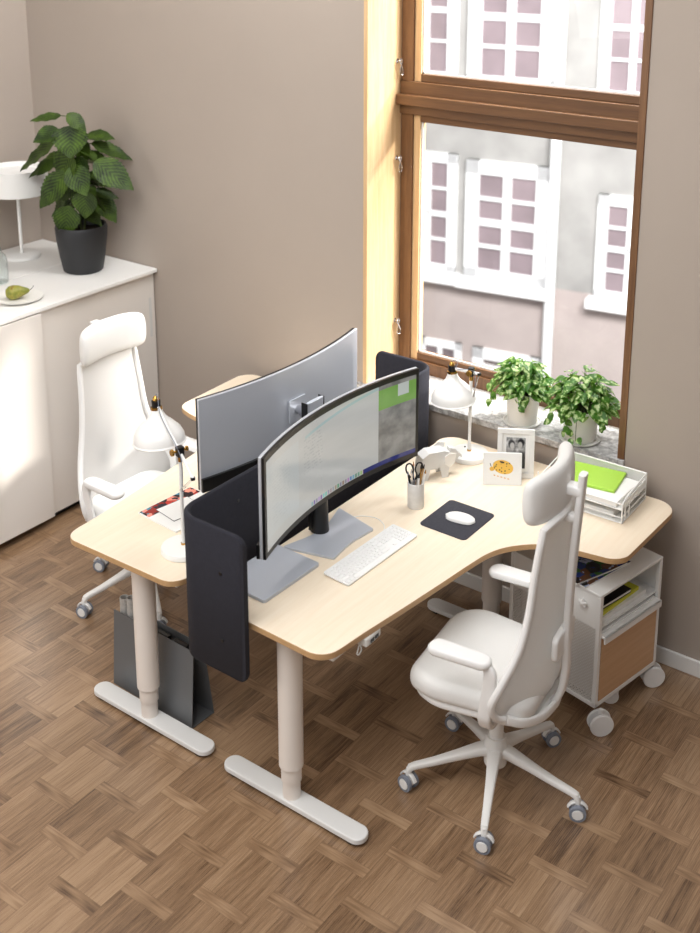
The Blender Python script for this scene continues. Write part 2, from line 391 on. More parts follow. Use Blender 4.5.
box(bm, (L0, FV, OB+0.03), (R0, FV+0.07, zB-sw)); obj('frame', bm, 'pineframe', w1, bev=0.003)
bm = B(); zm = (zT0+zT1)/2
box(bm, (L0, FV-0.012, zT0+sw), (R0, FV+0.07, zT1-sw)); obj('transom', bm, 'pineframeh', w1, bev=0.003)
bm = B(); box(bm, (L0, FV-0.045, zm-0.03), (R0, FV-0.012, zm+0.018)); obj('ledge', bm, 'pineframeh', w1, bev=0.004)
for z0, z1 in ((zB, zT0), (zT1, OT-0.06)):
    bm = B(); d0, d1 = FV+0.012, FV+0.06
    box(bm, (XL-sw, d0, z0-sw), (XL, d1, z1+sw)); box(bm, (XR, d0, z0-sw), (XR+0.002, d1, z1+sw))
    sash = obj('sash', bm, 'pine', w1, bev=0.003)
    bm = B(); box(bm, (XL, d0, z0-sw), (XR, d1, z0)); box(bm, (XL, d0, z1), (XR, d1, z1+sw)); obj('sash_rail', bm, 'pineframeh', w1, bev=0.003)
    bm = B(); t = 0.006; q = FV+0.03
    box(bm, (XL, q-t, z0), (XL+0.008, q, z1)); box(bm, (XL, q-t, z0), (XR, q, z0+0.008)); obj('glazing_bead', bm, 'white', w1)
    bm = B(); box(bm, (XL, FV+0.034, z0), (XR, FV+0.04, z1)); obj('pane', bm, 'glass', w1, smooth=False)
bm = B(); box(bm, (OL-0.03, 1.628, OB), (OR+0.002, FV, OB+0.03))
tag(obj('window_sill', bm, 'marble', bev=0.003), 'grey marble sill running along the bottom of the window', 'window sill')
# hooks on the left jamb
hook = None
for i, (px, py, lb) in enumerate([(402, 61, 'chrome hook on the left window jamb beside the upper pane, topmost of three'), (400, 158, 'chrome hook on the left window jamb just below the wooden transom'), (397, 320, 'chrome hook on the left window jamb near the sill, lowest of three')]):
    p = at(px-2, py, 1, FV-0.035); x = OL+JT
    if hook is None:
        hook = thing('window_hook', lb, 'hook', (x, FV-0.035, p.z), 0, 'chrome hooks on the window jamb')
        bm = B(); lathe(bm, [(0.0, 0), (0.011, 0), (0.011, 0.003), (0.004, 0.005), (0.003, 0.03), (0.0, 0.03)], seg=14, axis=Matrix.Rotation(PI/2, 3, 'Y')); obj('pin', bm, 'chrome', hook)
        bm = B(); pts = smoothpath([(0.022, 0, 0.012), (0.022, -0.012, 0.0), (0.024, 0.0, -0.02), (0.024, 0.014, -0.05), (0.024, 0.0, -0.066), (0.024, -0.014, -0.05), (0.022, 0.0, -0.02), (0.022, 0.012, 0.0)], 6, True)
        tube(bm, pts, 0.003, 8, True); obj('loop', bm, 'chrome', hook)
    else:
        h = copy_tree(hook); h.location = (x, FV-0.035, p.z); h['label'] = lb

# ------------------------------------------------------------------ building across the street
HV = at_plane(-1978, -98, (0, 0, 0), (0, 1, 0))-Vector((CX, CY, CZ)); 
def raydir(px, py):
    fw = Vector((-math.sin(YAW)*math.cos(PIT), math.cos(YAW)*math.cos(PIT), -math.sin(PIT))); r = Vector((math.cos(YAW), math.sin(YAW), 0)); up = r.cross(fw)
    return fw+r*((px-350)/F)-up*((py-PPY)/F)
hd = raydir(-1978, -98); hd.z = 0; hd = (-hd).normalized()           # facade's horizontal direction (towards right)
fc = Vector((CX, CY, CZ))+raydir(530, 220)*15.0
fn = Vector((hd.y, -hd.x, 0))                                          # towards the room
fyaw = math.atan2(hd.y, hd.x)
M['facade'] = mat('grey_facade_plaster', (156, 154, 151), 0.95, var=0.35, vs=2.2)
M['facade_low'] = mat('brown_facade_plaster', (172, 160, 156), 0.95, var=0.22, vs=1.6)
M['fwhite'] = mat('white_facade_window', (236, 236, 236), 0.6)
M['fpane'] = mat('facade_window_pane', (138, 124, 128), 0.25, var=0.45, vs=1.5)
bl = thing('building', 'pale grey plastered building with white paned windows across the street', 'building', (fc.x, fc.y, -6.0), fyaw)
def fl(px, py):
    p = at_plane(px, py, fc, fn); d = p-Vector((fc.x, fc.y, -6.0)); return d.dot(hd), d.z
bm = B(); x0, zz = fl(500, 280); box(bm, (-12, 0, zz), (12, 0.5, 10.5)); obj('wall', bm, 'facade', bl, smooth=False)
bm = B(); box(bm, (-12, -0.02, 0), (12, 0.5, zz)); obj('lower_wall', bm, 'facade_low', bl, smooth=False)
def fwin(pxa, pya, pxb, pyb, cols, rows, sill=True):
    (xa, za), (xb, zb) = fl(pxa, pya), fl(pxb, pyb); z1, z0 = max(za, zb), min(za, zb)
    w = xb-xa; fw_ = w*0.16; bm = B(); y = -0.06
    box(bm, (xa, y, z0), (xa+fw_, 0.0, z1)); box(bm, (xb-fw_, y, z0), (xb, 0.0, z1)); box(bm, (xa, y, z1-fw_), (xb, 0, z1)); box(bm, (xa, y, z0), (xb, 0, z0+fw_*0.7))
    ia, ib, j0, j1 = xa+fw_, xb-fw_, z0+fw_*0.7, z1-fw_
    for c in range(1, cols):
        xm = ia+(ib-ia)*c/cols; t = fw_*0.30 if c*2 == cols else fw_*0.12; box(bm, (xm-t, y, j0), (xm+t, 0, j1))
    for r in range(1, rows):
        zm_ = j0+(j1-j0)*r/rows; t = fw_*0.12 if r*2 != rows else fw_*0.25; box(bm, (ia, y, zm_-t), (ib, 0, zm_+t))
    if sill: box(bm, (xa-0.06, -0.22, z0-0.12), (xb+0.06, 0.0, z0))
    f = obj('window', bm, 'fwhite', bl, smooth=False)
    bm = B(); box(bm, (ia, -0.02, j0), (ib, -0.005, j1)); obj('pane', bm, 'fpane', f, smooth=False)
for a in [(468, 158, 547, 287), (600, 193, 660, 305), (402, 148, 456, 272), (472, -60, 554, 90), (606, -50, 666, 102), (398, -66, 458, 80)]:
    fwin(a[0], a[1], a[2], a[3], 2, 4)
for a in [(420, 335, 462, 380), (474, 345, 540, 392)]: fwin(*a, 2, 2, False)
bm = B(); xa, _ = fl(556, 200); lathe(bm, [(0.07, 0.0), (0.07, 10.4)], (xa, -0.1, 0), 12); obj('downpipe', bm, 'fwhite', bl)
M['street'] = mat('street_paving', (170, 168, 166), 0.9, var=0.1, vs=1.0)
bm = B(); box(bm, (-14, 2.4, -6.2), (16, 22, -6.0)); tag(obj('street', bm, 'street', smooth=False), 'pale paved street below the window', 'street')

# ------------------------------------------------------------------ storage cabinets by the left wall
CH = 1.16; CF = -1.774; CE = 1.641
def cabinet(label, x0, x1, front):
    t = thing('storage_cabinet', label, 'cabinet', (x0, -0.9, 0), 0)
    w = x1-x0; ln = CE+0.9; fd = 0.045 if front else 0.0
    bm = B(); box(bm, (0, 0, 0.045), (w-fd, ln, CH-0.022)); obj('body', bm, 'cabinet', t, bev=0.002)
    bm = B(); box(bm, (0.02, 0.02, 0), (w-fd-0.03, ln-0.02, 0.045)); obj('plinth', bm, 'black', t)
    bm = B(); box(bm, (0, 0, CH-0.022), (w, ln, CH)); obj('top', bm, 'cabtop', t, bev=0.004)
    if front:
        jv = 0.872+0.9
        bm = B(); box(bm, (w-fd+0.002, jv-0.03, 0.05), (w-0.026, ln-0.004, CH-0.028)); d = obj('sliding_door', bm, 'cabinet', t, bev=0.002)
        bm = B(); box(bm, (w-0.0255, ln-0.045, 0.78), (w-0.0235, ln-0.03, 1.0)); obj('recessed_pull', bm, 'papergrey', d)
        bm = B(); box(bm, (w-0.022, 0.004, 0.05), (w-0.002, jv, CH-0.028)); obj('sliding_door', bm, 'cabinet', t, bev=0.002)
    return t
cabinet('white storage cabinet with two sliding doors, nearer the desks', -2.243, CF, True)
cabinet('white storage cabinet of the pair standing against the left wall', UL+0.012, -2.247, False)

# ------------------------------------------------------------------ desks
HD = 0.75; TT = 0.024
def desk_outline(w0, rad, k_, e_=0.0):
    base = [(0.036, 0.022), (w0, 0.008)]
    front = [(0.627, 0.20), (0.650, 0.37), (0.676, 0.58), (0.694, 0.74), (0.712, 0.85), (0.745, 0.925), (0.80, 0.990), (0.86, 1.032), (0.93, 1.053), (1.00, 1.066)]
    end = [(1.128-e_, 1.085+e_*0.5), (1.143-e_, 1.596), (0.035, 1.596)]
    a = rounded([base[0], base[1], (0.640+k_, 0.30), (0.3, 0.9)], [0.07, rad, 0, 0], 8)
    c0 = a[:9]; c1 = a[9:18]
    fr = [(p.x, p.y) for p in smoothpath([(x, y, 0) for x, y in [(c1[-1][0]+0.003, c1[-1][1]+0.02)]+[(x+k_*max(0, 1-y/1.1), y) for x, y in front]], 5)]
    b = rounded([(0.3, 0.9), (1.0, 1.066), end[0], end[1], end[2]], [0, 0, 0.075, 0.085, 0.08], 8)
    c2 = b[2:]
    return c0+c1+fr+c2
def make_desk(mirror, label):
    s = -1 if mirror else 1
    t = thing('corner_desk', label, 'desk', (0, 0, 0), 0)
    dy = 0.0; DO = desk_outline(0.622, 0.062, 0.012, 0.026) if mirror else desk_outline(0.605, 0.075, 0.0)
    out = [(s*x, y+dy*(1-y)) for x, y in DO]
    if mirror: out = out[::-1]
    bm = B(); prism(bm, out, HD-TT, HD, 0, 0)
    for f in bm.faces:
        if abs(f.normal.z) < 0.5: f.material_index = 1
    bm.normal_update()
    for f in bm.faces: f.material_index = 0 if abs(f.normal.z) > 0.5 else 1
    obj('tabletop', bm, ['birch', 'birchedge'], t, bev=0.003)
    z = HD-TT
    bm = B()
    for x in (0.20, 0.44): box(bm, (min(s*x, s*(x+0.04)), 0.12, z-0.045), (max(s*x, s*(x+0.04)), 1.45, z-0.003))
    box(bm, (min(s*0.12, s*0.48), 0.09, z-0.045), (max(s*0.12, s*0.58), 0.17, z-0.003)); box(bm, (min(s*0.12, s*1.0), 1.36, z-0.045), (max(s*0.12, s*1.0), 1.44, z-0.003))
    obj('underframe', bm, 'white', t, bev=0.003)
    for cx, cy, fa, fb in ((0.363, 0.132, 0.060, 0.682), (0.43, 1.40, 0.115, 0.735)):
        if mirror: cx, fa, fb = (0.338, 0.016, 0.635) if cy < 1 else (cx, fa, fb)
        bm = B(); prism(bm, rounded([(min(s*fa, s*fb), cy-0.038), (max(s*fa, s*fb), cy-0.038), (max(s*fa, s*fb), cy+0.038), (min(s*fa, s*fb), cy+0.038)], 0.0375, 10), 0.012, 0.034)
        ft = obj('foot', bm, 'foot', t, bev=0.005, seg=3)
        for q in (fa+0.05, fb-0.05):
            bm = B(); lathe(bm, [(0, 0), (0.03, 0), (0.03, 0.012), (0, 0.012)], (s*q, cy, 0), 16); obj('glide', bm, 'black', ft)
        bm = B(); lathe(bm, [(0.0, 0.034), (0.0315, 0.034), (0.0315, 0.099), (0.0355, 0.1), (0.036, 0.102), (0.036, 0.157), (0.042, 0.158), (0.043, 0.161), (0.043, z-0.046), (0, z-0.046)], (s*cx, cy, 0), 40); obj('leg', bm, 'leg', t, ang=15)
    return t
make_desk(False, 'birch corner desk on the right with keyboard and mouse on it')
make_desk(True, 'birch corner desk on the left, partly hidden behind the felt screen')
# height control under the right desk's front edge
hc = thing('control_box', 'small white and grey control box under the right desk front edge', 'control box', (0.590, 0.195, HD-TT-0.0003), R(2))
bm = B(); box(bm, (0.0, 0.0, -0.030), (0.045, 0.085, -0.0005)); obj('housing', bm, 'white', hc, bev=0.004)
bm = B(); box(bm, (0.0452, 0.012, -0.026), (0.047, 0.074, -0.006)); pnl = obj('panel', bm, 'papergrey', hc)
for j in (0, 1):
    bm = B(); box(bm, (0.047, 0.02+j*0.026, -0.022), (0.049, 0.04+j*0.026, -0.010)); obj('button', bm, 'black', pnl)
bm = B(); tube(bm, smoothpath([(0.02, 0.0, -0.015), (0.03, -0.03, -0.03), (0.03, -0.034, -0.038), (0.03, -0.024, -0.046), (0.03, -0.008, -0.036), (0.02, -0.005, -0.02)], 6), 0.0022, 8); obj('cord', bm, 'papergrey', hc)

# ------------------------------------------------------------------ felt desk screen (Z-shaped)
sc = thing('desk_screen', 'dark blue-grey felt desk screen standing between the two desks', 'desk screen', (0, 0, 0), 0)
PZ0, PZ1 = 0.555, 1.052; vN, vF = -0.016, 1.6115; rr = 0.078; um = -0.014
path = [(0.286, vN)]+[(um+rr-rr*math.sin(a), vN+rr-rr*math.cos(a)) for a in [R(k*11.25) for k in range(9)]]
path += [(um, vN+rr+(vF-vN-2*rr)*k/12) for k in range(1, 12)]
path += [(um-rr+rr*math.cos(a), vF-rr+rr*math.sin(a)) for a in [R(k*11.25) for k in range(9)]]+[(-0.325, vF)]
th = 0.020; P3 = [Vector((x+0.020*(1-y/1.6), y, 0)) for x, y in path]
def sheet(bm, P3, th, z0, z1, rc):
    L = [0]
    for i in range(1, len(P3)): L.append(L[-1]+(P3[i]-P3[i-1]).length)
    tot = L[-1]
    def pos(s):
        for i in range(1, len(P3)):
            if s <= L[i]+1e-9: t = (s-L[i-1])/(L[i]-L[i-1]); return P3[i-1].lerp(P3[i], t), (P3[i]-P3[i-1]).normalized()
        return P3[-1], (P3[-1]-P3[-2]).normalized()
    ss = sorted(set([round(rc*(1-math.cos(R(k*15))), 5) for k in range(7)]+[round(tot-rc*(1-math.cos(R(k*15))), 5) for k in range(7)]+[round(l, 5) for l in L if rc < l < tot-rc]))
    rings = []
    for s in ss:
        p, d = pos(s); n = Vector((d.y, -d.x, 0)); e = min(s, tot-s); dz = 0
        if e < rc: dz = rc-math.sqrt(max(0, rc*rc-(rc-e)**2))
        a, b = z0+dz, z1-dz; c = 0.006
        rings.append([p-n*th/2+Vector((0, 0, a+c)), p-n*(th/2-c)+Vector((0, 0, a)), p+n*(th/2-c)+Vector((0, 0, a)), p+n*th/2+Vector((0, 0, a+c)),
                      p+n*th/2+Vector((0, 0, b-c)), p+n*(th/2-c)+Vector((0, 0, b)), p-n*(th/2-c)+Vector((0, 0, b)), p-n*th/2+Vector((0, 0, b-c))])
    loft(bm, rings)
bm = B(); sheet(bm, P3, th, PZ0, PZ1, 0.035); [setattr(v.co, 'z', v.co.z+0.026*(1-v.co.y/1.6)*(1 if v.co.z > 0.8 else -0.6)) for v in bm.verts]; obj('felt_panel', bm, 'felt', sc, ang=50)
bm = B()
seam = [(p.x, p.y) for p in P3]
tube(bm, [(x, y, PZ1-0.002) for x, y in seam][1:-1], 0.0045, 8); tube(bm, [(x, y, PZ0+0.002) for x, y in seam][1:-1], 0.0045, 8); [setattr(v.co, 'z', v.co.z+0.026*(1-v.co.y/1.6)*(1 if v.co.z > 0.8 else -0.6)) for v in bm.verts]; obj('piping', bm, 'feltedge', sc)
for z in (0.92, 0.67):
    bm = B(); lathe(bm, [(0, 0), (0.007, 0), (0.006, 0.003), (0, 0.003)], (0.205, vN-0.0095, z), 14, axis=Matrix.Rotation(PI/2, 3, 'X')); obj('button', bm, 'black', sc)
bm = B(); lathe(bm, [(0, 0), (0.006, 0), (0.005, 0.003), (0, 0.003)], (um+0.0265, 0.28, 0.985), 14, axis=Matrix.Rotation(PI/2, 3, 'Y')); obj('button', bm, 'black', sc)

# ------------------------------------------------------------------ monitors
def m_screen():
    k = NT('lit_screen_picture'); uv = k.sep(k.coord('UV')); x, y = uv[0], uv[1]
    def inr(a, b, c, d):
        f = k.math('MULTIPLY', k.math('GREATER_THAN', x, a), k.math('LESS_THAN', x, b)); return k.math('MULTIPLY', f, k.math('MULTIPLY', k.math('GREATER_THAN', y, c), k.math('LESS_THAN', y, d)))
    n = k.noise(k.map(k.coord('UV'), (3, 6, 1)), 1.2, 3)
    c = k.mix(n, lin(196, 197, 193), lin(214, 214, 210))
    c = k.mix(inr(0.0, 0.27, 0.12, 0.90), c, lin(206, 210, 208))
    def band(c0, x0, y0, x1, y1, th, col, xa, xb, al=0.7):
        dd = k.math('ABSOLUTE', k.math('SUBTRACT', k.math('SUBTRACT', y, y0), k.math('MULTIPLY', k.math('SUBTRACT', x, x0), (y1-y0)/(x1-x0))))
        f = k.math('MULTIPLY', k.math('LESS_THAN', dd, th), k.math('MULTIPLY', k.math('GREATER_THAN', x, xa), k.math('LESS_THAN', x, xb)))
        return k.mix(k.math('MULTIPLY', f, al), c0, col)
    c = band(c, 0.3, 0.86, 0.7, 0.96, 0.018, lin(150, 198, 202), 0.32, 0.79, 0.55)
    # text like rows
    rows = k.math('GREATER_THAN', k.math('FRACT', k.math('MULTIPLY', y, 26.0)), 0.62); tx = k.math('GREATER_THAN', k.noise(k.map(k.coord('UV'), (60, 26, 1)), 1.0, 2), 0.5)
    f = k.math('MULTIPLY', k.math('MULTIPLY', rows, tx), inr(0.31, 0.44, 0.45, 0.86)); c = k.mix(k.math('MULTIPLY', f, 0.35), c, lin(150, 155, 158))
    f = k.math('MULTIPLY', k.math('MULTIPLY', rows, tx), inr(0.05, 0.2, 0.2, 0.82)); c = k.mix(k.math('MULTIPLY', f, 0.2), c, lin(160, 165, 168))
    pn = k.noise(k.map(k.coord('UV'), (14, 6, 1)), 1.0, 4)
    c = k.mix(inr(0.79, 1.0, 0.04, 1.0), c, k.ramp(pn, [(0.35, lin(112, 112, 108)[:3]), (0.65, lin(160, 158, 152)[:3])]))
    c = k.mix(inr(0.79, 1.0, 0.70, 0.95), c, k.mix(pn, lin(104, 160, 56), lin(140, 190, 84)))
    c = k.mix(inr(0.90, 0.96, 0.80, 0.95), c, lin(206, 214, 208))
    c = k.mix(inr(0.70, 1.0, 0.0, 0.055), c, k.mix(x, lin(18, 30, 96), lin(24, 40, 120)))
    cell = k.n('ShaderNodeTexWhiteNoise', noise_dimensions='1D'); k.l(k.math('FLOOR', k.math('MULTIPLY', x, 62.0)), cell.inputs['W'])
    c = k.mix(k.math('MULTIPLY', inr(0.36, 0.70, 0.006, 0.055), k.math('GREATER_THAN', k.math('FRACT', k.math('MULTIPLY', x, 62.0)), 0.3)), c, k.mix(0.55, lin(120, 140, 160), cell.outputs['Color']))
    k.l(c, k.b.inputs['Emission Color']); k.b.inputs['Emission Strength'].default_value = 0.62
    k.b.inputs['Base Color'].default_value = (0.03, 0.03, 0.035, 1); k.b.inputs['Roughness'].default_value = 0.12
    return k.m
M['screen'] = m_screen()
def arcpts(half, sag, n=24):
    Rr = (half*half+sag*sag)/(2*sag); a0 = math.asin(half/Rr); return [(Rr*math.sin(-a0+2*a0*i/n), Rr-Rr*math.cos(-a0+2*a0*i/n)) for i in range(n+1)], Rr
def curved_box(bm, pts, Rr, x_off, t, z0, z1, mi=0, inset=0.0):
    """pts along y, bowed; x_off: front offset; thickness t towards -x"""
    rings = []
    n = len(pts)
    for y, x in pts:
        nrm = Vector((Rr-x, -y, 0)).normalized()   # towards the viewer
        p = Vector((x, y, 0)); f = p+nrm*x_off; b = f-nrm*t
        rings.append([f+Vector((0, 0, z0)), f+Vector((0, 0, z1)), b+Vector((0, 0, z1)), b+Vector((0, 0, z0))])
    loft(bm, rings, mi=mi)
def monitor(label, loc, rz, width, h, sag, zb, neck_top, baseoff):
    """local: screen faces +x, width along y; z from desk"""
    t = thing('monitor', label, 'monitor', loc, rz)
    pts, Rr = arcpts(width/2, sag)
    z0, z1 = zb, zb+h
    bm = B(); curved_box(bm, pts, Rr, 0.0, 0.012, z0, z1); obj('back_cover', bm, 'silver', t, bev=0.003)
    bm = B(); curved_box(bm, pts, Rr, 0.011, 0.0108, z0+0.001, z1-0.001); bz = obj('bezel', bm, 'black', t, bev=0.001)
    bm = B(); curved_box(bm, pts, Rr, -0.0122, 0.012, z0-0.0005, z0+0.055); obj('lower_strip', bm, 'black', t, bev=0.002)
    q, _ = arcpts(width/2-0.014, sag*(1-0.028/width)**2, 30); x0 = pts[0][1]-q[0][1]
    bm = B(); uvl = bm.loops.layers.uv.new('UVMap'); V = []
    for i, (y, x) in enumerate(q):
        nrm = Vector((Rr-x, -y, 0)).normalized(); p = Vector((x, y, 0))+nrm*0.0118
        V.append((bm.verts.new(p+Vector((0, 0, z0+0.022))), bm.verts.new(p+Vector((0, 0, z1-0.022)))))
    N = len(V)-1
    for i in range(N):
        f = bm.faces.new([V[i+1][0], V[i][0], V[i][1], V[i+1][1]])
        for lp, (a, b) in zip(f.loops, [((i+1)/N, 0), (i/N, 0), (i/N, 1), ((i+1)/N, 1)]): lp[uvl].uv = (a, b)
    obj('display', bm, 'screen', t)
    # stand
    bx = baseoff
    bm = B(); prism(bm, rounded([(bx-0.10, -0.175), (bx-0.045, -0.0), (bx-0.10, 0.175), (bx+0.10, 0.125), (bx+0.085, 0.0), (bx+0.10, -0.125)], [0.006, 0.3, 0.006, 0.008, 0.3, 0.008], 6), 0.0, 0.010)
    obj('base', bm, 'alu', t, bev=0.002)
    nx = bx-0.072 if bx < 0.02 else -0.095
    bm = B(); ribbon(bm, smoothpath([(nx, 0, 0.01), (nx-0.005, 0, 0.15), (nx-0.015, 0, neck_top)], 6), (0, 1, 0), (0.10 if bx > 0.02 else 0.05), 0.016); nk = obj('neck', bm, 'alu', t)
    bm = B(); hw_ = 0.05 if bx > 0.02 else 0.025; box(bm, (nx-0.020, -hw_-0.003, 0.011), (nx+0.010, -hw_-0.0005, neck_top)); box(bm, (nx-0.020, hw_+0.0005, 0.011), (nx+0.010, hw_+0.003, neck_top)); obj('neck_edge', bm, 'black', nk)
    bm = B(); lathe(bm, [(0, 0.0), (0.036, 0.0), (0.034, 0.02), (0.030, 0.15), (0, 0.15)], (nx+0.012, 0, 0.010), 24); obj('neck_foot', bm, 'black', nk)
    bm = B(); lathe(bm, [(0, -0.002), (0.024, 0.0), (0.024, 0.02), (0.017, 0.03), (0.017, 0.055), (0, 0.055)], (-0.066, 0, min(neck_top, 0.37)-0.05), 24, axis=Matrix.Rotation(PI/2, 3, 'Y')); obj('hinge', bm, 'chrome', t)
    bm = B(); prism(bm, rounded([(-0.05, -0.05), (0.05, -0.05), (0.05, 0.05), (-0.05, 0.05)], 0.008), 0, 0.006); xf(bm, Matrix.Translation((-0.0205, 0, min(neck_top, 0.37)-0.05)) @ Matrix.Rotation(PI/2, 4, 'Y')); obj('mount_plate', bm, 'silver', t, bev=0.001)
    return t
monitor('curved widescreen monitor on the right desk, its lit screen facing us', (0.172, 0.602, HD), R(0.5), 0.945, 0.375, 0.078, 0.160, 0.40, 0.015)
monitor('curved widescreen monitor on the left desk, silver back facing us', (-0.205, 0.862, HD), PI+R(-1.8), 0.955, 0.375, 0.062, 0.132, 0.385, 0.03)

# ------------------------------------------------------------------ desk chairs
def castor(t, x, y, a):
    r = 0.029; ax = Matrix.Rotation(PI/2, 3, 'Y') 
    rot = Matrix.Rotation(a, 4, 'Z')
    bm = B()
    lathe(bm, [(0.0, -0.027), (0.018, -0.027), (0.0195, -0.0255), (0.021, 0.0), (0.0195, 0.0255), (0.018, 0.027), (0, 0.027)], (0, 0, r), 24, axis=ax)
    # hood
    pts = [(0, math.cos(R(d))*0.035, r+math.sin(R(d))*0.035) for d in range(20, 161, 14)]
    ribbon(bm, pts, (1, 0, 0), 0.016, 0.006)
    lathe(bm, [(0, 0.05), (0.008, 0.05), (0.008, 0.085), (0, 0.085)], (0, 0.0, 0), 12)
    xf(bm, Matrix.Translation((x, y, 0)) @ rot); o = obj('castor', bm, 'whiteplastic', t)
    for s in (-1, 1):
        bm = B(); lathe(bm, [(0.0215, s*0.010), (r, s*0.010), (r+0.0005, s*0.017), (r, s*0.0245), (0.0215, s*0.0255), (0.0215, s*0.010)], (0, 0, r), 28, axis=ax)
        xf(bm, Matrix.Translation((x, y, 0)) @ rot); obj('tyre', bm, 'grey', o)
def chair(label, loc, rz, legrot, arm_z=0.68, lift=0.0, casts=None):
    """faces +x"""
    t = thing('desk_chair', label, 'chair', loc, rz, 'white swivel desk chairs')
    bm = B(); RR = 0.31
    for k in range(5):
        a = legrot+k*2*PI/5; c, s = math.cos(a), math.sin(a); sd = (-s, c, 0)
        ribbon(bm, [(c*q, s*q, z) for q, z in ((0.0, 0.150), (0.06, 0.145), (0.14, 0.125), (0.22, 0.105), (0.285, 0.092), (0.303, 0.086), (0.31, 0.07), (0.311, 0.055))], sd, [0.056, 0.046, 0.036, 0.030, 0.027, 0.026, 0.022, 0.018], [0.045, 0.038, 0.028, 0.023, 0.021, 0.021, 0.020, 0.018])
    lathe(bm, [(0, 0.09), (0.04, 0.09), (0.045, 0.16), (0.034, 0.20), (0, 0.20)], (0, 0, 0), 24)
    obj('star_base', bm, 'white', t)
    for k in range(5):
        a = legrot+k*2*PI/5
        castor(t, RR*math.cos(a), RR*math.sin(a), R(casts[k])-rz)
    bm = B(); lathe(bm, [(0, 0.15), (0.026, 0.15), (0.026, 0.30), (0.032, 0.30), (0.032, 0.37+lift), (0, 0.37+lift)], seg=24); obj('gas_lift', bm, 'white', t)
    zs = 0.40+lift
    bm = B(); prism(bm, rounded([(-0.20, -0.11), (0.13, -0.13), (0.13, 0.13), (-0.20, 0.11)], 0.05), zs-0.05, zs); obj('mechanism', bm, 'white', t, bev=0.01)
    # seat
    so_ = rounded([(-0.19, -0.205), (0.15, -0.250), (0.262, -0.20), (0.262, 0.20), (0.15, 0.250), (-0.19, 0.205)], [0.09, 0.16, 0.12, 0.12, 0.16, 0.09], 8)
    bm = B(); cushion(bm, so_, zs, zs+0.085, 0.036, 6, -0.008, lambda x, y: -0.30*max(0, x-0.17)**1.5*2 + 0.18*y*y); obj('seat', bm, 'fabric', t, sub=1)
    bm = B(); cushion(bm, [(x*0.93, y*0.93) for x, y in so_], zs-0.015, zs+0.012, 0.01, 3, 0); obj('seat_shell', bm, 'whiteplastic', t)
    # armrests
    for s in (-1, 1):
        y = 0.258*s
        bm = B(); ao = rounded([(-0.090, -0.031), (0.132, -0.036), (0.132, 0.036), (-0.090, 0.031)], 0.031, 6); cushion(bm, ao, 0, 0.028, 0.0125, 4, 0.0, lambda x, yy: -0.5*max(0, x-0.05)**2 - 0.6*max(0, -x-0.05)**2)
        xf(bm, Matrix.Translation((0.015, y, arm_z-0.03))); ap = obj('armrest', bm, 'whiteplastic', t)
        bm = B(); ribbon(bm, smoothpath([(-0.045, y, arm_z-0.012), (-0.072, y+0.002*s, arm_z-0.045), (-0.068, y, arm_z-0.12), (-0.058, y-0.004*s, arm_z-0.19), (-0.052, y-0.012*s, zs+0.02), (-0.05, y-0.05*s, zs-0.025), (-0.05, y-0.14*s, zs-0.032)], 6), (1, 0, 0.0), 0.046, 0.02); obj('arm_post', bm, 'whiteplastic', ap)
    # mesh back: rows (z, x, half width, forward bow)
    rows = [(zs+0.02, -0.165, 0.12, 0.01), (zs+0.022, -0.180, 0.185, 0.055), (zs+0.04, -0.195, 0.238, 0.105), (zs+0.10, -0.208, 0.268, 0.125), (zs+0.18, -0.212, 0.256, 0.10), (zs+0.29, -0.205, 0.220, 0.055), (zs+0.41, -0.202, 0.188, 0.035), (zs+0.54, -0.202, 0.172, 0.026), (zs+0.705, -0.215, 0.158, 0.022)]
    RS = [smoothpath([(r[0], r[1], r[2]) for r in rows], 4), smoothpath([(r[0], r[3], 0) for r in rows], 4)]
    G = [(a.x, a.y, a.z, b.y) for a, b in zip(*RS)]
    bm = B(); n = 12; rings = []
    for z, x, hw, bow in G: rings.append([(x+bow*(2*j/n-1)**2, hw*(2*j/n-1), z) for j in range(n+1)])
    loft(bm, rings, closed=False, cap=False); obj('mesh_back', bm, 'net', t, solid=0.004)
    left = [(x+bow, -hw, z) for z, x, hw, bow in G]; right = [(x+bow, hw, z) for z, x, hw, bow in G][::-1]
    top = [(G[-1][1]+G[-1][3]*(q/3)**2, G[-1][2]*q/3*0.98, G[-1][0]+0.006) for q in (-2, -1, 0, 1, 2)]; bot = [(G[0][1]+G[0][3]*(q/3)**2, G[0][2]*q/3, G[0][0]-0.004*(3-abs(q))) for q in (2, 1, 0, -1, -2)]
    loop = left+top+right+bot
    bm = B(); tube(bm, loop, 0.0125, 10, True); obj('back_frame', bm, 'whiteplastic', t)
    # spine
    sp = [(-0.10, 0, zs-0.03), (-0.18, 0, zs-0.025), (-0.222, 0, zs+0.02), (-0.240, 0, zs+0.12), (-0.238, 0, zs+0.25), (-0.240, 0, zs+0.40), (-0.246, 0, zs+0.56), (-0.256, 0, zs+0.72), (-0.264, 0, zs+0.85)]
    bm = B(); ribbon(bm, smoothpath(sp, 6), (0, 1, 0), 0.042, 0.024); ribbon(bm, [(-0.212, 0, zs+0.69), (-0.256, 0, zs+0.69)], (0, 1, 0), 0.04, 0.03)
    for s in (-1, 1): ribbon(bm, smoothpath([(-0.215, 0, zs-0.012), (-0.20, s*0.10, zs-0.008), (-0.165, s*0.185, zs+0.012), (-0.125, s*0.225, zs+0.035)], 5), (0, 0, 1), 0.035, 0.016)
    obj('spine', bm, 'whiteplastic', t)
    # lumbar pad
    bm = B(); cushion(bm, rounded([(-0.045, -0.09), (0.045, -0.09), (0.045, 0.09), (-0.045, 0.09)], 0.02), 0, 0.022, 0.009, 3)
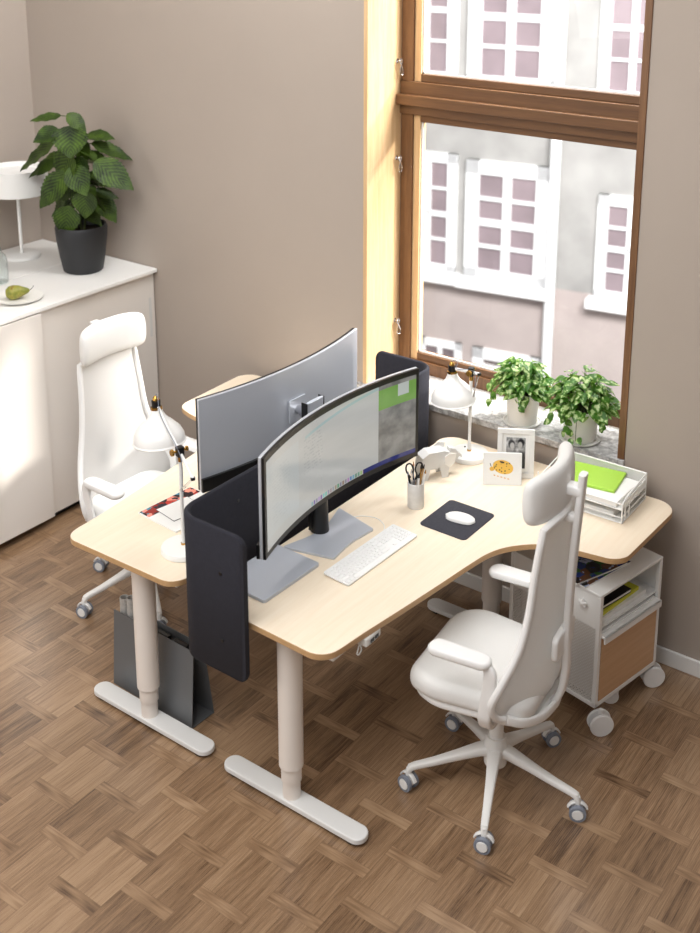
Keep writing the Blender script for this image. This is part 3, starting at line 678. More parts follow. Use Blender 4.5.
    xf(bm, Matrix.Translation((-0.214, 0.0, zs+0.24)) @ Matrix.Rotation(R(-90), 4, 'Y')); obj('lumbar_pad', bm, 'whiteplastic', t)
    # headrest
    hz = zs+0.79; hr = []
    PS = 1.16
    prof = [(0.0, 0.075), (0.018, 0.074), (0.032, 0.062), (0.038, 0.04), (0.040, 0.0), (0.036, -0.04), (0.026, -0.064), (0.008, -0.074), (-0.012, -0.070), (-0.022, -0.05), (-0.024, 0.0), (-0.02, 0.05), (-0.012, 0.07)]
    for j in range(15):
        q = -1+2*j/14; s_ = (1-abs(q)**7)**0.5 if abs(q) < 1 else 0.0; s_ = max(s_, 0.5)
        hr.append([(-0.196+0.05*q*q+px_*(s_ if abs(q) > 0.9 else 1), q*0.185, hz+PS*pz_*(0.55+0.45*s_)) for px_, pz_ in prof])
    bm = B(); loft(bm, hr); obj('headrest', bm, 'fabric', t, sub=2, ang=80)
    bm = B(); ribbon(bm, [(-0.190, 0, hz-0.0), (-0.262, 0, hz-0.0)], (0, 1, 0), 0.045, 0.04); obj('headrest_mount', bm, 'whiteplastic', t)
    return t
chair('white swivel chair with mesh back and headrest at the right desk', (0.885, 0.635, 0), PI+R(7), R(5)-PI-R(7), arm_z=0.69, lift=0.03, casts=[-62, -35, -85, -100, -75])
chair('white swivel chair with mesh back at the left desk, before the cabinet', (-0.975, 0.738, 0), R(0), R(181), arm_z=0.66, lift=0.0, casts=[-70, -78, -50, -60, -80])

# ------------------------------------------------------------------ trolley
tr = thing('drawer_trolley', 'white steel trolley on big round castors under the right desk', 'trolley', (1.058, 1.082, 0), R(-11.5))
# local: front face at x=0 (faces +x), y 0..0.40, depth -x
D_, W_, TZ, BZ = 0.43, 0.40, 0.585, 0.105
bm = B(); box(bm, (-D_, 0, TZ-0.012), (0.0, W_, TZ)); obj('top', bm, 'white', tr, bev=0.003)
bm = B()
for x in (-D_, -0.018):
    for y in (0.0, W_-0.018): box(bm, (x, y, BZ), (x+0.018, y+0.018, TZ-0.012))
box(bm, (-D_, 0, BZ), (0, W_, BZ+0.02))
obj('frame', bm, 'white', tr, bev=0.003)
for y in (0.004, W_-0.006):
    bm = B(); box(bm, (-D_+0.018, y, BZ+0.02), (-0.018, y+0.002, TZ-0.15)); obj('side_panel', bm, 'perf', tr, smooth=False)
    bm = B(); box(bm, (-D_+0.018, y, TZ-0.15), (-0.018, y+0.002, TZ-0.012)); obj('side_panel', bm, 'white', tr, smooth=False)
bm = B(); box(bm, (-D_, 0.018, BZ+0.02), (-D_+0.003, W_-0.018, TZ-0.012)); obj('back_panel', bm, 'white', tr)
bm = B(); box(bm, (-D_+0.018, 0.006, TZ-0.155), (-0.012, W_-0.006, TZ-0.150)); obj('shelf', bm, 'white', tr)
bm = B(); box(bm, (-0.38, 0.022, BZ+0.03), (-0.012, W_-0.022, TZ-0.17)); dr = obj('drawer', bm, 'white', tr)
bm = B(); box(bm, (-0.0119, 0.02, BZ+0.022), (0.0, W_-0.02, TZ-0.185)); obj('drawer_front', bm, 'drawerwood', dr, bev=0.001)
bm = B(); box(bm, (-0.012, 0.016, TZ-0.185), (0.018, W_-0.016, TZ-0.175)); box(bm, (0.010, 0.016, TZ-0.205), (0.018, W_-0.016, TZ-0.175)); obj('drawer_lip', bm, 'white', dr, bev=0.003)
for x, y, a, wr in ((0.016, 0.018, 30, 0.046), (-0.015, W_+0.005, 30, 0.046), (-0.07, 0.20, 10, 0.034), (-D_+0.03, W_-0.03, 20, 0.046), (-D_+0.03, 0.04, 30, 0.046)):
    bm = B(); ax = Matrix.Rotation(PI/2, 3, 'X')
    for s in (-1, 1): lathe(bm, [(0, s*0.012), (wr-0.002, s*0.012), (wr, s*0.014), (wr, s*0.021), (wr-0.003, s*0.024), (0, s*0.0245)], (0, 0.0, wr), 32, axis=ax)
    lathe(bm, [(0, -0.012), (0.012, -0.012), (0.012, 0.012), (0, 0.012)], (0, 0, wr), 16, axis=ax); lathe(bm, [(0, wr), (0.008, wr), (0.008, BZ), (0, BZ)], (0, 0, 0), 12)
    xf(bm, Matrix.Translation((x, y, 0)) @ Matrix.Rotation(R(a+25), 4, 'Z')); obj('castor', bm, 'whiteplastic', tr)
TM = Matrix.Translation((1.058, 1.082, 0)) @ Matrix.Rotation(R(-11.5), 4, 'Z')
def ontr(x, y, z): return TM @ Vector((x, y, z))
# clip on side
ck = thing('clip', 'white plastic clip hooked on the trolley side near its top', 'clip', ontr(-0.075, -0.003, TZ-0.06), R(-11.5))
bm = B()
for k in range(5):
    a = R(90+72*k); tube(bm, [(0, -0.006, 0), (0.018*math.cos(a), -0.006, 0.018*math.sin(a))], [0.008, 0.004], 8)
obj('clip_body', bm, 'whiteplastic', ck); bm = B(); lathe(bm, [(0, 0), (0.005, 0), (0.005, 0.008), (0, 0.008)], (0, 0.002, 0), 10, axis=Matrix.Rotation(PI/2, 3, 'X')); obj('pin', bm, 'whiteplastic', ck)
# things in the compartment
def slab(name, label, cat, m, c, sx, sy, z0, z1, rz, bev=0.001, group=None):
    bm = B(); box(bm, (-sx/2, -sy/2, 0), (sx/2, sy/2, z1-z0)); o = obj(name, bm, m, None, bev=bev); o.location = (c[0], c[1], z0); o.rotation_euler = (0, 0, rz); tag(o, label, cat, group); return o
zsf = TZ-0.150
p = ontr(-0.15, 0.19, 0); slab('paper_stack', 'white paper stack lowest on the trolley shelf', 'paper', 'paper', p, 0.24, 0.30, zsf+0.0004, zsf+0.018, R(-11.5))
p = ontr(-0.16, 0.165, 0); slab('folder', 'yellow-green folder lying on white papers inside the trolley', 'folder', 'yellow', p, 0.24, 0.29, zsf+0.0185, zsf+0.034, R(-9))
p = ontr(-0.13, 0.15, 0)
nb = thing('notebook', 'black notebook with a grey spine on the yellow folder', 'notebook', (p.x, p.y, zsf+0.0345), R(-13))
bm = B(); box(bm, (-0.085, -0.11, 0), (0.085, 0.11, 0.003)); box(bm, (-0.085, -0.11, 0.013), (0.085, 0.11, 0.016)); obj('cover', bm, 'black', nb, bev=0.001)
bm = B(); box(bm, (-0.083, -0.108, 0.0031), (0.083, 0.108, 0.0129)); obj('pages', bm, 'paper', nb)
bm = B(); box(bm, (-0.055, -0.1, 0.0161), (-0.025, 0.1, 0.0172)); obj('band', bm, 'papergrey', nb)
# magazines on trolley top
def m_collage(name, cols, sc, seedv=0.0):
    k = NT(name); co = k.coord(); v = k.n('ShaderNodeTexVoronoi'); v.inputs['Scale'].default_value = sc; k.l(co, v.inputs['Vector']); s = k.sep(v.outputs['Color'])[0]
    n = k.noise(co, sc*1.5, 3); f = k.math('ADD', k.math('MULTIPLY', s, 0.7), k.math('MULTIPLY', n, 0.3)); r = k.n('ShaderNodeValToRGB'); k.l(f, r.inputs[0]); r.color_ramp.interpolation = 'CONSTANT'; e = r.color_ramp.elements
    while len(e) < len(cols): e.new(0.5)
    for i, c in enumerate(cols): e[i].position = 0.12+0.76*i/len(cols); e[i].color = lin(*c)
    k.l(r.outputs[0], k.b.inputs['Base Color']); k.b.inputs['Roughness'].default_value = 0.25; return k.m
M['cover1'] = m_collage('magazine_cover_picture', [(20, 22, 30), (34, 52, 110), (54, 96, 44), (24, 20, 20), (150, 160, 190), (90, 60, 40)], 22)
M['cover2'] = m_collage('print_picture', [(40, 24, 30), (190, 60, 50), (30, 20, 30), (80, 140, 160), (240, 150, 130), (20, 30, 50), (150, 40, 30)], 26)
def magazine(label, c, z, rz, sx, sy, h, mcover, curl=0.0, group=None):
    t = thing('magazine', label, 'magazine', (c[0], c[1], z), rz, group)
    def surf(z0, z1, ins):
        bm = B(); rings = []
        for j in range(13):
            y = -sy/2+sy*j/12; cu = curl*max(0, (y/(sy/2)))**2 if curl > 0 else 0
            rings.append([(-sx/2+ins, y*(1-ins), z0+cu), (sx/2-ins, y*(1-ins), z0+cu), (sx/2-ins, y*(1-ins), z1+cu), (-sx/2+ins, y*(1-ins), z1+cu)])
        loft(bm, rings); return bm
    obj('pages', surf(0, h-0.001, 0.001), 'paper', t); obj('cover', surf(h-0.0009, h, 0), mcover, t)
    return t
magazine('glossy dark magazine lying on top of the trolley under the desk', (0.925, 1.245), TZ+0.0003, R(-14), 0.20, 0.27, 0.008, 'cover1')
magazine('blue and green magazine curling on top of another on the trolley', (0.92, 1.235), TZ+0.0087, R(-22), 0.19, 0.255, 0.008, 'cover1', 0.006)

# ------------------------------------------------------------------ right desk: small things
z = HD+0.0003
lp = thing('laptop', 'closed silver laptop lying beside the monitor foot on the right desk', 'laptop', (0.162, 0.273, z), R(-1.5))
bm = B(); prism(bm, rounded([(-0.105, -0.148), (0.105, -0.148), (0.105, 0.148), (-0.105, 0.148)], 0.012), 0.001, 0.007); obj('body', bm, 'alu', lp, bev=0.0015)
bm = B(); prism(bm, rounded([(-0.105, -0.148), (0.105, -0.148), (0.105, 0.148), (-0.105, 0.148)], 0.012), 0.0076, 0.013); obj('lid', bm, 'alu', lp, bev=0.0015)
bm = B()
for a in (-1, 1):
    for b in (-1, 1): lathe(bm, [(0, 0), (0.006, 0), (0.006, 0.001), (0, 0.001)], (a*0.085, b*0.125, 0), 10)
obj('rubber_feet', bm, 'black', lp)
# keyboard
kb = thing('keyboard', 'white slim keyboard with number pad on the right desk', 'keyboard', (0.3163, 0.376, z), R(-1.6))
bm = B(); prism(bm, rounded([(0, 0), (0.115, 0), (0.115, 0.419), (0, 0.419)], 0.008), 0.001, 0.008)
for v in bm.verts: v.co.z += (0.115-v.co.x)*0.05
kbb = obj('body', bm, 'whiteplastic', kb, bev=0.0015)
keyme = {}
def key(w, d):
    k_ = (round(w, 4), round(d, 4))
    if k_ not in keyme:
        bm = B(); prism(bm, rounded([(0, 0), (d, 0), (d, w), (0, w)], 0.0022, 3), 0, 0.0022); bmesh.ops.recalc_face_normals(bm, faces=bm.faces); me = bpy.data.meshes.new('key'); bm.to_mesh(me); bm.free(); me.materials.append(M['whiteplastic']); keyme[k_] = me
    return keyme[k_]
nk = 0
def putkey(row, y, w):
    global nk
    x = 0.006+row*0.0178; d = 0.0150 if row else 0.0120
    if row == 0: x = 0.008
    if nk >= 100: return
    o = bpy.data.objects.new('key', key(w, d)); C.objects.link(o); o.parent = kb; o.location = (x, y, 0.0083+(0.115-x)*0.05); o.rotation_euler = (0, R(2.86), 0); nk += 1
for row in range(6):
    main = {0: [1]*14, 1: [1]*13+[1.75], 2: [1.5]+[1]*12+[1.25], 3: [1.75]+[1]*11+[2.0], 4: [2.25]+[1]*10+[2.5], 5: [1, 1, 1, 1.4, 6.2, 1.4, 1, 1]}[row]
    tot = sum(main); u = (0.272-0.0026*len(main))/tot; y = 0.006
    for w in main: putkey(row, y, w*u); y += w*u+0.0026
    for j in range(3):
        if not (row == 3) and not (row == 4 and j != 1): putkey(row, 0.285+j*0.0186, 0.016)
    for j in range(4):
        if row == 5 and j == 1: continue
        putkey(row, 0.3435+j*0.0186-0.001, 0.0155)
# cord to keyboard
cp = [(at(px, py, 2, HD+0.003)) for px, py in [(346, 512), (338, 517), (345, 519), (360, 516), (376, 518), (384, 525), (383, 533), (380, 537)]]
bm = B(); tube(bm, smoothpath([(p.x, p.y, HD+0.0028) for p in cp[1:]], 6), 0.0016, 8); tag(obj('cable', bm, 'paper'), 'thin white cable curling over the monitor foot to the keyboard', 'cable')
# mouse pad and mouse
bm = B(); prism(bm, rounded([(-0.102, -0.116), (0.102, -0.116), (0.102, 0.116), (-0.102, 0.116)], 0.018), 0, 0.004); o = obj('mouse_pad', bm, 'mousepad', bev=0.001); o.location = (0.498, 0.984, z); tag(o, 'charcoal mouse pad with rounded corners under the white mouse', 'mouse pad')
ms = thing('computer_mouse', 'white curved computer mouse on the charcoal mouse pad', 'mouse', (0.510, 0.985, z+0.0045), R(8)); ms.scale = (1.08, 1.12, 0.95)
bm = B(); rings = []
for i in range(13):
    q = -1+2*i/12; hw = 0.0285*(max(0.0, 1-abs(q)**3.2))**0.5+0.0008; hh = 0.0205*(1-0.75*q*q)+0.002; x = q*0.0565; rg = []
    for j in range(12):
        a = PI*j/11; rg.append((x, -hw*math.cos(a)*1.0, 0.003+hh*math.sin(a)**0.7 if 0 < j < 11 else 0.003))
    rings.append(rg)
loft(bm, rings); obj('shell', bm, 'whiteplastic', ms, ang=60)
bm = B(); prism(bm, rounded([(-0.048, -0.022), (0.048, -0.022), (0.048, 0.022), (-0.048, 0.022)], 0.015), 0, 0.0032); obj('underside', bm, 'alu', ms)
# pen cup
pc = Vector((0.312, 0.975)); M['cup'] = mat('grey_white_ceramic', (224, 223, 221), 0.5, var=0.14, vs=40)
cu = thing('pen_cup', 'pale grey cylindrical pen cup beside the monitor', 'pen cup', (pc.x, pc.y, z)); cu.scale = (1.05, 1.05, 1.07)
bm = B(); lathe(bm, [(0, 0), (0.029, 0), (0.031, 0.003), (0.031, 0.098), (0.029, 0.1), (0.027, 0.098), (0.027, 0.006), (0, 0.006)], seg=32)
obj('cup', bm, 'cup', cu)
M['pencilwood'] = mat('pencil_wood', (180, 140, 90), 0.6)
def stick(name, label, cat, m, bx, by, tx, ty, hgt, r, tip=None, group='pens in the pen cup'):
    hgt += 0.014; t = thing(name, label, cat, (pc.x, pc.y, z+0.0072), 0, group); bm = B(); tube(bm, [(bx, by, r), (bx+(tx-bx)*0.9, by+(ty-by)*0.9, hgt*0.9)], r, 10); obj('barrel', bm, m, t)
    bm = B(); tube(bm, [(bx+(tx-bx)*0.901, by+(ty-by)*0.901, hgt*0.901), (tx, ty, hgt)], [r, r*0.35], 10); obj('tip', bm, tip or m, t)
stick('pen', 'white pen standing nearest in the pen cup', 'pen', 'whiteplastic', 0.012, -0.010, 0.030, -0.024, 0.135, 0.0038, 'black')
stick('pencil', 'wooden pencil leaning right in the pen cup', 'pencil', 'pencilwood', -0.004, 0.010, 0.016, 0.034, 0.150, 0.0036, 'black')
stick('paint_brush', 'grey handled brush leaning back in the pen cup', 'brush', 'grey', -0.014, 0.004, -0.026, 0.020, 0.155, 0.0036, 'cork')
stick('pen', 'silver pen standing upright in the middle of the pen cup', 'pen', 'chrome', 0.0, -0.012, -0.010, -0.020, 0.145, 0.0035, 'chrome')
stick('marker_pen', 'black marker pen leaning left in the pen cup', 'pen', 'black', -0.010, -0.004, -0.030, -0.012, 0.125, 0.0042, 'grey')
stick('pencil', 'brass coloured pencil at the back of the pen cup', 'pencil', 'brass', 0.004, 0.014, 0.004, 0.030, 0.148, 0.0034, 'black')
stick('pen', 'white pen leaning towards the window in the pen cup', 'pen', 'paper', 0.014, 0.006, 0.034, 0.016, 0.140, 0.0038, 'brass')
sz = thing('scissors', 'black handled scissors standing in the pen cup', 'scissors', (pc.x, pc.y, z+0.0066), R(50))
bm = B(); tube(bm, [(-0.010, 0.018, 0.003), (0.004, 0.019, 0.10)], [0.002, 0.005], 8); tube(bm, [(0.004, 0.021, 0.003), (-0.006, 0.022, 0.10)], [0.002, 0.005], 8); obj('blades', bm, 'chrome', sz)
for s in (-1, 1):
    bm = B(); tube(bm, smoothpath([(s*0.004, 0.02, 0.10), (s*0.010, 0.022, 0.118), (s*0.004, 0.024, 0.140), (s*0.014, 0.026, 0.164), (s*0.030, 0.026, 0.162), (s*0.033, 0.025, 0.140), (s*0.022, 0.023, 0.118)], 5, True), 0.0034, 8, True); obj('handle', bm, 'black', sz)
# elephant
el = thing('elephant_ornament', 'white folded card elephant standing behind the pen cup', 'ornament', (0.240, 1.238, z), R(58)); el.scale = (1.14, 1.14, 1.14)
def plate(bm, pts, y0, y1):
    a = [bm.verts.new((x, y0, zz)) for x, zz in pts]; b = [bm.verts.new((x, y1, zz)) for x, zz in pts]; n = len(pts); bm.faces.new(a); bm.faces.new(b[::-1])
    for i in range(n): bm.faces.new([a[i], a[(i+1) % n], b[(i+1) % n], b[i]])
side = [(-0.070, 0.0), (-0.045, 0.0), (-0.036, 0.040), (0.004, 0.042), (0.012, 0.0), (0.036, 0.0), (0.042, 0.050), (0.048, 0.092), (0.020, 0.104), (-0.040, 0.104), (-0.066, 0.088), (-0.074, 0.050)]
bm = B(); plate(bm, side, -0.026, -0.0235); plate(bm, side, 0.0235, 0.026); plate(bm, [(-0.066, 0.088), (-0.040, 0.1035), (0.020, 0.1035), (0.046, 0.0915), (0.044, 0.089), (0.020, 0.101), (-0.039, 0.101), (-0.064, 0.086)], -0.0235, 0.0235); obj('body', bm, 'papergrey', el, smooth=False)
bm = B(); plate(bm, [(0.044, 0.052), (0.060, 0.040), (0.072, 0.050), (0.086, 0.066), (0.098, 0.060), (0.095, 0.072), (0.083, 0.080), (0.070, 0.098), (0.048, 0.104)], -0.012, 0.012); obj('head_and_trunk', bm, 'papergrey', el, smooth=False)
for s in (-1, 1):
    bm = B(); plate(bm, [(0.030, 0.106), (0.056, 0.100), (0.052, 0.060), (0.034, 0.046), (0.014, 0.062), (0.012, 0.095)], 0, 0.002); xf(bm, Matrix.Translation((0.0, s*0.034, 0)) @ Matrix.Rotation(R(-s*8), 4, 'X')); obj('ear', bm, 'paper', el, smooth=False)

# lamps ---------------------------------------------------------------
def lamp(label, base, zt, dirang, sh_h, sh_dz, back_h, back_dz, tilt, pole_lean=0.0, roll=0):
    """dirang: heading of the arm towards the shade; sh_h/sh_dz: horizontal/vertical offset of the socket from the joint"""
    t = thing('desk_lamp', label, 'lamp', (base[0], base[1], HD+0.0003), dirang, 'white bell-shaded desk lamps')
    bm = B(); lathe(bm, [(0, 0), (0.080, 0), (0.083, 0.003), (0.083, 0.016), (0.080, 0.021), (0.06, 0.025), (0.012, 0.027), (0, 0.027)], seg=48); b_ = obj('base', bm, 'white', t)
    bm = B(); lathe(bm, [(0, 0.022), (0.004, 0.022), (0.004, 0.029), (0.0, 0.030)], (0.028, -0.028, 0), 10); obj('switch', bm, 'black', b_)
    bm = B(); lathe(bm, [(0, 0.026), (0.009, 0.026), (0.009, 0.034), (0.0, 0.034)], seg=16); obj('collar', bm, 'brass', b_)
    bm = B(); tube(bm, [(0, 0, 0.030), (0, 0, zt-0.03)], 0.0068, 14); obj('pole', bm, 'white', t)
    bm = B(); lathe(bm, [(0, 0), (0.008, 0), (0.008, 0.018), (0, 0.018)], (0, 0, zt-0.042), 14); lathe(bm, [(0.0, -0.036), (0.012, -0.036), (0.013, -0.028), (0.005, -0.026), (0.005, 0.024), (0.009, 0.026), (0.009, 0.032), (0, 0.032)], (0, 0, zt), 14, axis=Matrix.Rotation(PI/2, 3, 'X')); obj('joint_knob', bm, 'brass', t)
    bm = B(); box(bm, (-0.012, -0.013, -0.022), (0.012, 0.013, 0.016)); xf(bm, Matrix.Translation((0, 0, zt))); obj('joint', bm, 'black', t, bev=0.003)
    S0 = Vector((sh_h, 0, zt+sh_dz)); E0 = Vector((-back_h, 0, zt+back_dz))
    bm = B(); tube(bm, [E0, S0], 0.0065, 12); obj('arm', bm, 'white', t)
    bm = B(); lathe(bm, [(0, -0.005), (0.0085, -0.005), (0.0085, 0.005), (0, 0.005)], E0, 12); tube(bm, [E0+Vector((0, 0, 0)), E0+Vector((0.002, 0, -0.0))], 0.002, 6); obj('arm_end', bm, 'black', t)
    bm = B()
    for s in (-1, 1): tube(bm, [E0+Vector((0, s*0.006, 0)), Vector((-0.004, s*0.009, zt*0.62)), ], 0.0016, 6)
    obj('spring', bm, 'chrome', t)
    # shade, socket (axis tilted)
    ax = (Matrix.Rotation(tilt, 3, 'Y') @ Matrix.Identity(3)); bm = B()
    pr = [(0.018, -0.018), (0.020, -0.030), (0.030, -0.046), (0.052, -0.064), (0.074, -0.084), (0.084, -0.102), (0.086, -0.118), (0.090, -0.122), (0.0885, -0.124), (0.0840, -0.118), (0.0815, -0.102), (0.071, -0.086), (0.050, -0.067), (0.028, -0.049), (0.017, -0.033), (0.0165, -0.020)]
    pr = [(a_*1.10, -0.016+(b_2+0.018)*1.24) for a_, b_2 in pr]; rings = []
    for r, h in pr: rings.append([S0+ax @ Vector((r*math.cos(2*PI*i/48), r*math.sin(2*PI*i/48), h)) for i in range(48)])
    rings.append(rings[0]); loft(bm, rings, cap=False); sh = obj('shade', bm, 'white', t)
    bm = B(); rg = [(0, -0.030), (0.012, -0.032), (0.016, -0.050), (0.020, -0.075), (0.012, -0.095), (0, -0.1)]; lathe(bm, rg, S0, 20, axis=ax); obj('bulb', bm, 'pot_white', sh)
    bm = B(); lathe(bm, [(0, -0.022), (0.021, -0.022), (0.021, -0.012), (0.015, -0.011), (0, -0.011)], S0, 24, axis=ax); lathe(bm, [(0, 0.013), (0.012, 0.013), (0.010, 0.024), (0.004, 0.030), (0, 0.030)], S0, 18, axis=ax); obj('socket_collar', bm, 'brass', sh)
    bm = B(); lathe(bm, [(0, -0.011), (0.0165, -0.011), (0.0165, 0.012), (0, 0.013)], S0, 24, axis=ax); obj('socket', bm, 'black', sh)
    bm = B(); tube(bm, smoothpath([S0+Vector((0, 0, 0.028)), S0+Vector((-0.012, 0.004, 0.042)), S0+Vector((-0.026, 0.006, 0.028)), S0*0.7+Vector((0, 0.008, zt*0.3+0.004)), Vector((-0.012, 0.012, zt+0.006)), Vector((-0.020, 0.004, zt*0.85)), Vector((-0.008, 0, zt*0.6))], 6), 0.0016, 6); obj('cord', bm, 'grey', t)
    return t
lamp('white bell-shaded desk lamp on the right desk near the window', (0.262, 1.465), 0.392, R(192), 0.085, -0.002, 0.035, -0.008, R(4))
lamp('white bell-shaded desk lamp on the left desk beside the felt screen', (-0.192, 0.202), 0.40, R(165), 0.160, 0.125, 0.085, -0.075, R(6))

# picture frame and card
def standing(name, label, cat, px_l, px_r, w, h, t_, lean, fm, zc=HD):
    """stands on its bottom edge from a (ground point) to b, leaning back"""
    a = Vector(px_l); b = Vector(px_r); d = (b-a).normalized(); rz = math.atan2(d.y, d.x)
    t = thing(name, label, cat, (a.x, a.y, zc+0.0005), rz); t.rotation_euler = (-lean, 0, rz); return t
fr = standing('picture_frame', 'white picture frame holding a black and white photo of a couple', 'picture frame', (0.450, 1.372), (0.580, 1.449), 0, 0, 0, R(9), None)
w, h, q = 0.150, 0.205, 0.020
bm = B(); box(bm, (0, 0, 0), (w, 0.018, q)); box(bm, (0, 0, h-q), (w, 0.018, h)); box(bm, (0, 0, q), (q, 0.018, h-q)); box(bm, (w-q, 0, q), (w, 0.018, h-q)); obj('frame', bm, 'white', fr, bev=0.0015)
bm = B(); box(bm, (q, 0.008, q), (w-q, 0.010, h-q)); obj('mount', bm, 'paper', fr)
bm = B(); box(bm, (0.004, 0.0181, 0.004), (w-0.004, 0.021, h-0.004)); bmv = obj('backing', bm, 'drawerwood', fr)
bm = B(); prism(bm, [(w/2-0.02, 0), (w/2+0.02, 0), (w/2+0.01, 0.13), (w/2-0.01, 0.13)], 0, 0.003); xf(bm, Matrix.Translation((0, 0.062, 0.012)) @ Matrix.Rotation(R(108), 4, 'X')); obj('easel_back', bm, 'drawerwood', fr)
def m_photo():
    k = NT('black_and_white_photo'); x, y, z_ = k.sep(k.coord())
    def blob(cx, cz, rx, rz_, soft=0.35):
        a = k.math('DIVIDE', k.math('SUBTRACT', x, cx), rx); b = k.math('DIVIDE', k.math('SUBTRACT', z_, cz), rz_); d = k.math('SQRT', k.math('ADD', k.math('MULTIPLY', a, a), k.math('MULTIPLY', b, b)))
        m = k.n('ShaderNodeMapRange'); k.l(d, m.inputs[0]); m.inputs[1].default_value = 1-soft; m.inputs[2].default_value = 1; m.inputs[3].default_value = 1; m.inputs[4].default_value = 0; return m.outputs[0]
    n = k.noise(k.coord(), 60, 4); c = k.ramp(n, [(0.35, lin(120, 120, 120)[:3]), (0.7, lin(216, 216, 216)[:3])])
    c = k.mix(blob(0.052, 0.075, 0.026, 0.05), c, lin(150, 150, 150)); c = k.mix(blob(0.098, 0.07, 0.026, 0.055), c, lin(52, 52, 54))
    c = k.mix(blob(0.057, 0.142, 0.017, 0.022), c, lin(70, 70, 72)); c = k.mix(blob(0.096, 0.148, 0.017, 0.021), c, lin(40, 40, 42))
    c = k.mix(blob(0.060, 0.134, 0.011, 0.016), c, lin(196, 194, 192)); c = k.mix(blob(0.092, 0.138, 0.011, 0.016), c, lin(184, 182, 180))
    k.l(c, k.b.inputs['Base Color']); k.b.inputs['Roughness'].default_value = 0.25; return k.m
M['photo'] = m_photo()
bm = B(); box(bm, (0.036, 0.0065, 0.04), (w-0.036, 0.008, h-0.036)); obj('photo', bm, 'photo', fr)
cd = standing('greeting_card', 'white card with a yellow spotted beetle leaning before the photo frame', 'card', (0.436, 1.284), (0.559, 1.364), 0, 0, 0, R(13), None)
def m_card():
    k = NT('card_with_drawn_beetle'); x, y, z_ = k.sep(k.coord())
    def ell(cx, cz, rx, rz_, ro=0.0):
        dx = k.math('SUBTRACT', x, cx); dz = k.math('SUBTRACT', z_, cz); c_, s_ = math.cos(ro), math.sin(ro)
        a = k.math('DIVIDE', k.math('ADD', k.math('MULTIPLY', dx, c_), k.math('MULTIPLY', dz, s_)), rx); b = k.math('DIVIDE', k.math('SUBTRACT', k.math('MULTIPLY', dz, c_), k.math('MULTIPLY', dx, s_)), rz_)
        return k.math('LESS_THAN', k.math('ADD', k.math('MULTIPLY', a, a), k.math('MULTIPLY', b, b)), 1.0)
    c = lin(238, 238, 236)
    body = ell(0.080, 0.074, 0.042, 0.028, R(-14))
    v = k.n('ShaderNodeTexVoronoi'); v.inputs['Scale'].default_value = 105; k.l(k.coord(), v.inputs['Vector']); dots = k.math('LESS_THAN', v.outputs['Distance'], 0.30)
    yel = k.mix(dots, lin(236, 190, 84), lin(60, 46, 40)); c = k.mix(body, c, yel)
    c = k.mix(ell(0.076, 0.094, 0.010, 0.004, R(-14)), c, lin(60, 46, 40))
    c = k.mix(ell(0.036, 0.066, 0.010, 0.009), c, lin(228, 180, 80))
    c = k.mix(ell(0.030, 0.082, 0.002, 0.008, R(20)), c, lin(110, 110, 110))
    for i in range(5): c = k.mix(ell(0.046+i*0.014, 0.040-i*0.0035, 0.0045, 0.0022, R(-20)), c, lin(226, 176, 90))
    k.l(c, k.b.inputs['Base Color']); k.b.inputs['Roughness'].default_value = 0.6; return k.m
M['card'] = m_card()
bm = B(); box(bm, (0, 0, 0), (0.156, 0.010, 0.132)); obj('panel', bm, 'card', cd, bev=0.001)

# letter tray ---------------------------------------------------------------
lt = thing('letter_tray', 'white wire mesh two-tier letter tray on the right end of the desk', 'letter tray', (0.662, 1.322, z), R(1.0))
tw, td = 0.355, 0.235; w_ = 0.0028
def rod(bm, a, b, r=w_): tube(bm, [a, b], r, 8)
H1 = 0.112
bm = B()
for zz in (0.004, 0.058):
    for a, b in [((0, 0), (tw, 0)), ((tw, 0), (tw, td)), ((tw, td), (0, td)), ((0, td), (0, 0))]: rod(bm, (*a, zz), (*b, zz))
for zz in (0.026, 0.082):
    rod(bm, (0, 0, zz), (tw-0.0, 0, zz))
for x, y in ((0, 0), (0, td), (tw, td)): rod(bm, (x, y, 0.004), (x, y, H1))
rod(bm, (0, td, H1), (tw, td, H1), 0.004); rod(bm, (0, 0, 0.085), (0, td, H1))
tube(bm, smoothpath([(tw, 0.0, 0.004), (tw, 0.0, 0.07), (tw, 0.012, 0.088), (tw, 0.06, 0.10), (tw, 0.16, 0.108), (tw, td, H1)], 6), w_, 8)
for y in (0.03, 0.07): rod(bm, (tw, y, 0.004), (tw, y, 0.058))
rod(bm, (tw, 0, 0.03), (tw, td, 0.03)); rod(bm, (0, 0, 0.004), (0, 0, 0.088))
obj('wire_frame', bm, 'white', lt)
bm = B()
for zz in (0.0055, 0.0595): box(bm, (0.003, 0.003, zz), (tw-0.003, td-0.003, zz+0.001))
obj('mesh_floor', bm, 'traynet', lt, smooth=False)
bm = B(); box(bm, (0.003, td-0.001, 0.008), (tw-0.003, td, H1-0.002)); obj('mesh_back', bm, 'traynet', lt, smooth=False)
bm = B(); box(bm, (tw-0.001, 0.003, 0.06), (tw, td-0.003, 0.086)); obj('mesh_side', bm, 'traynet', lt, smooth=False)
TL = Matrix.Translation((0.662, 1.322, HD)) @ Matrix.Rotation(R(1), 4, 'Z')
def ltp(x, y): v = TL @ Vector((x, y, 0)); return (v.x, v.y)
slab('paper_stack', 'white paper stack on the lower tier of the letter tray', 'paper', 'papergrey', ltp(tw/2-0.01, td/2), 0.297, 0.21, z+0.0068, z+0.032, R(1), group='papers in the letter tray')
slab('paper_stack', 'white paper stack on the upper tier under the green folder', 'paper', 'paper', ltp(tw/2+0.005, td/2-0.004), 0.30, 0.212, z+0.0608, z+0.080, R(-1), group='papers in the letter tray')
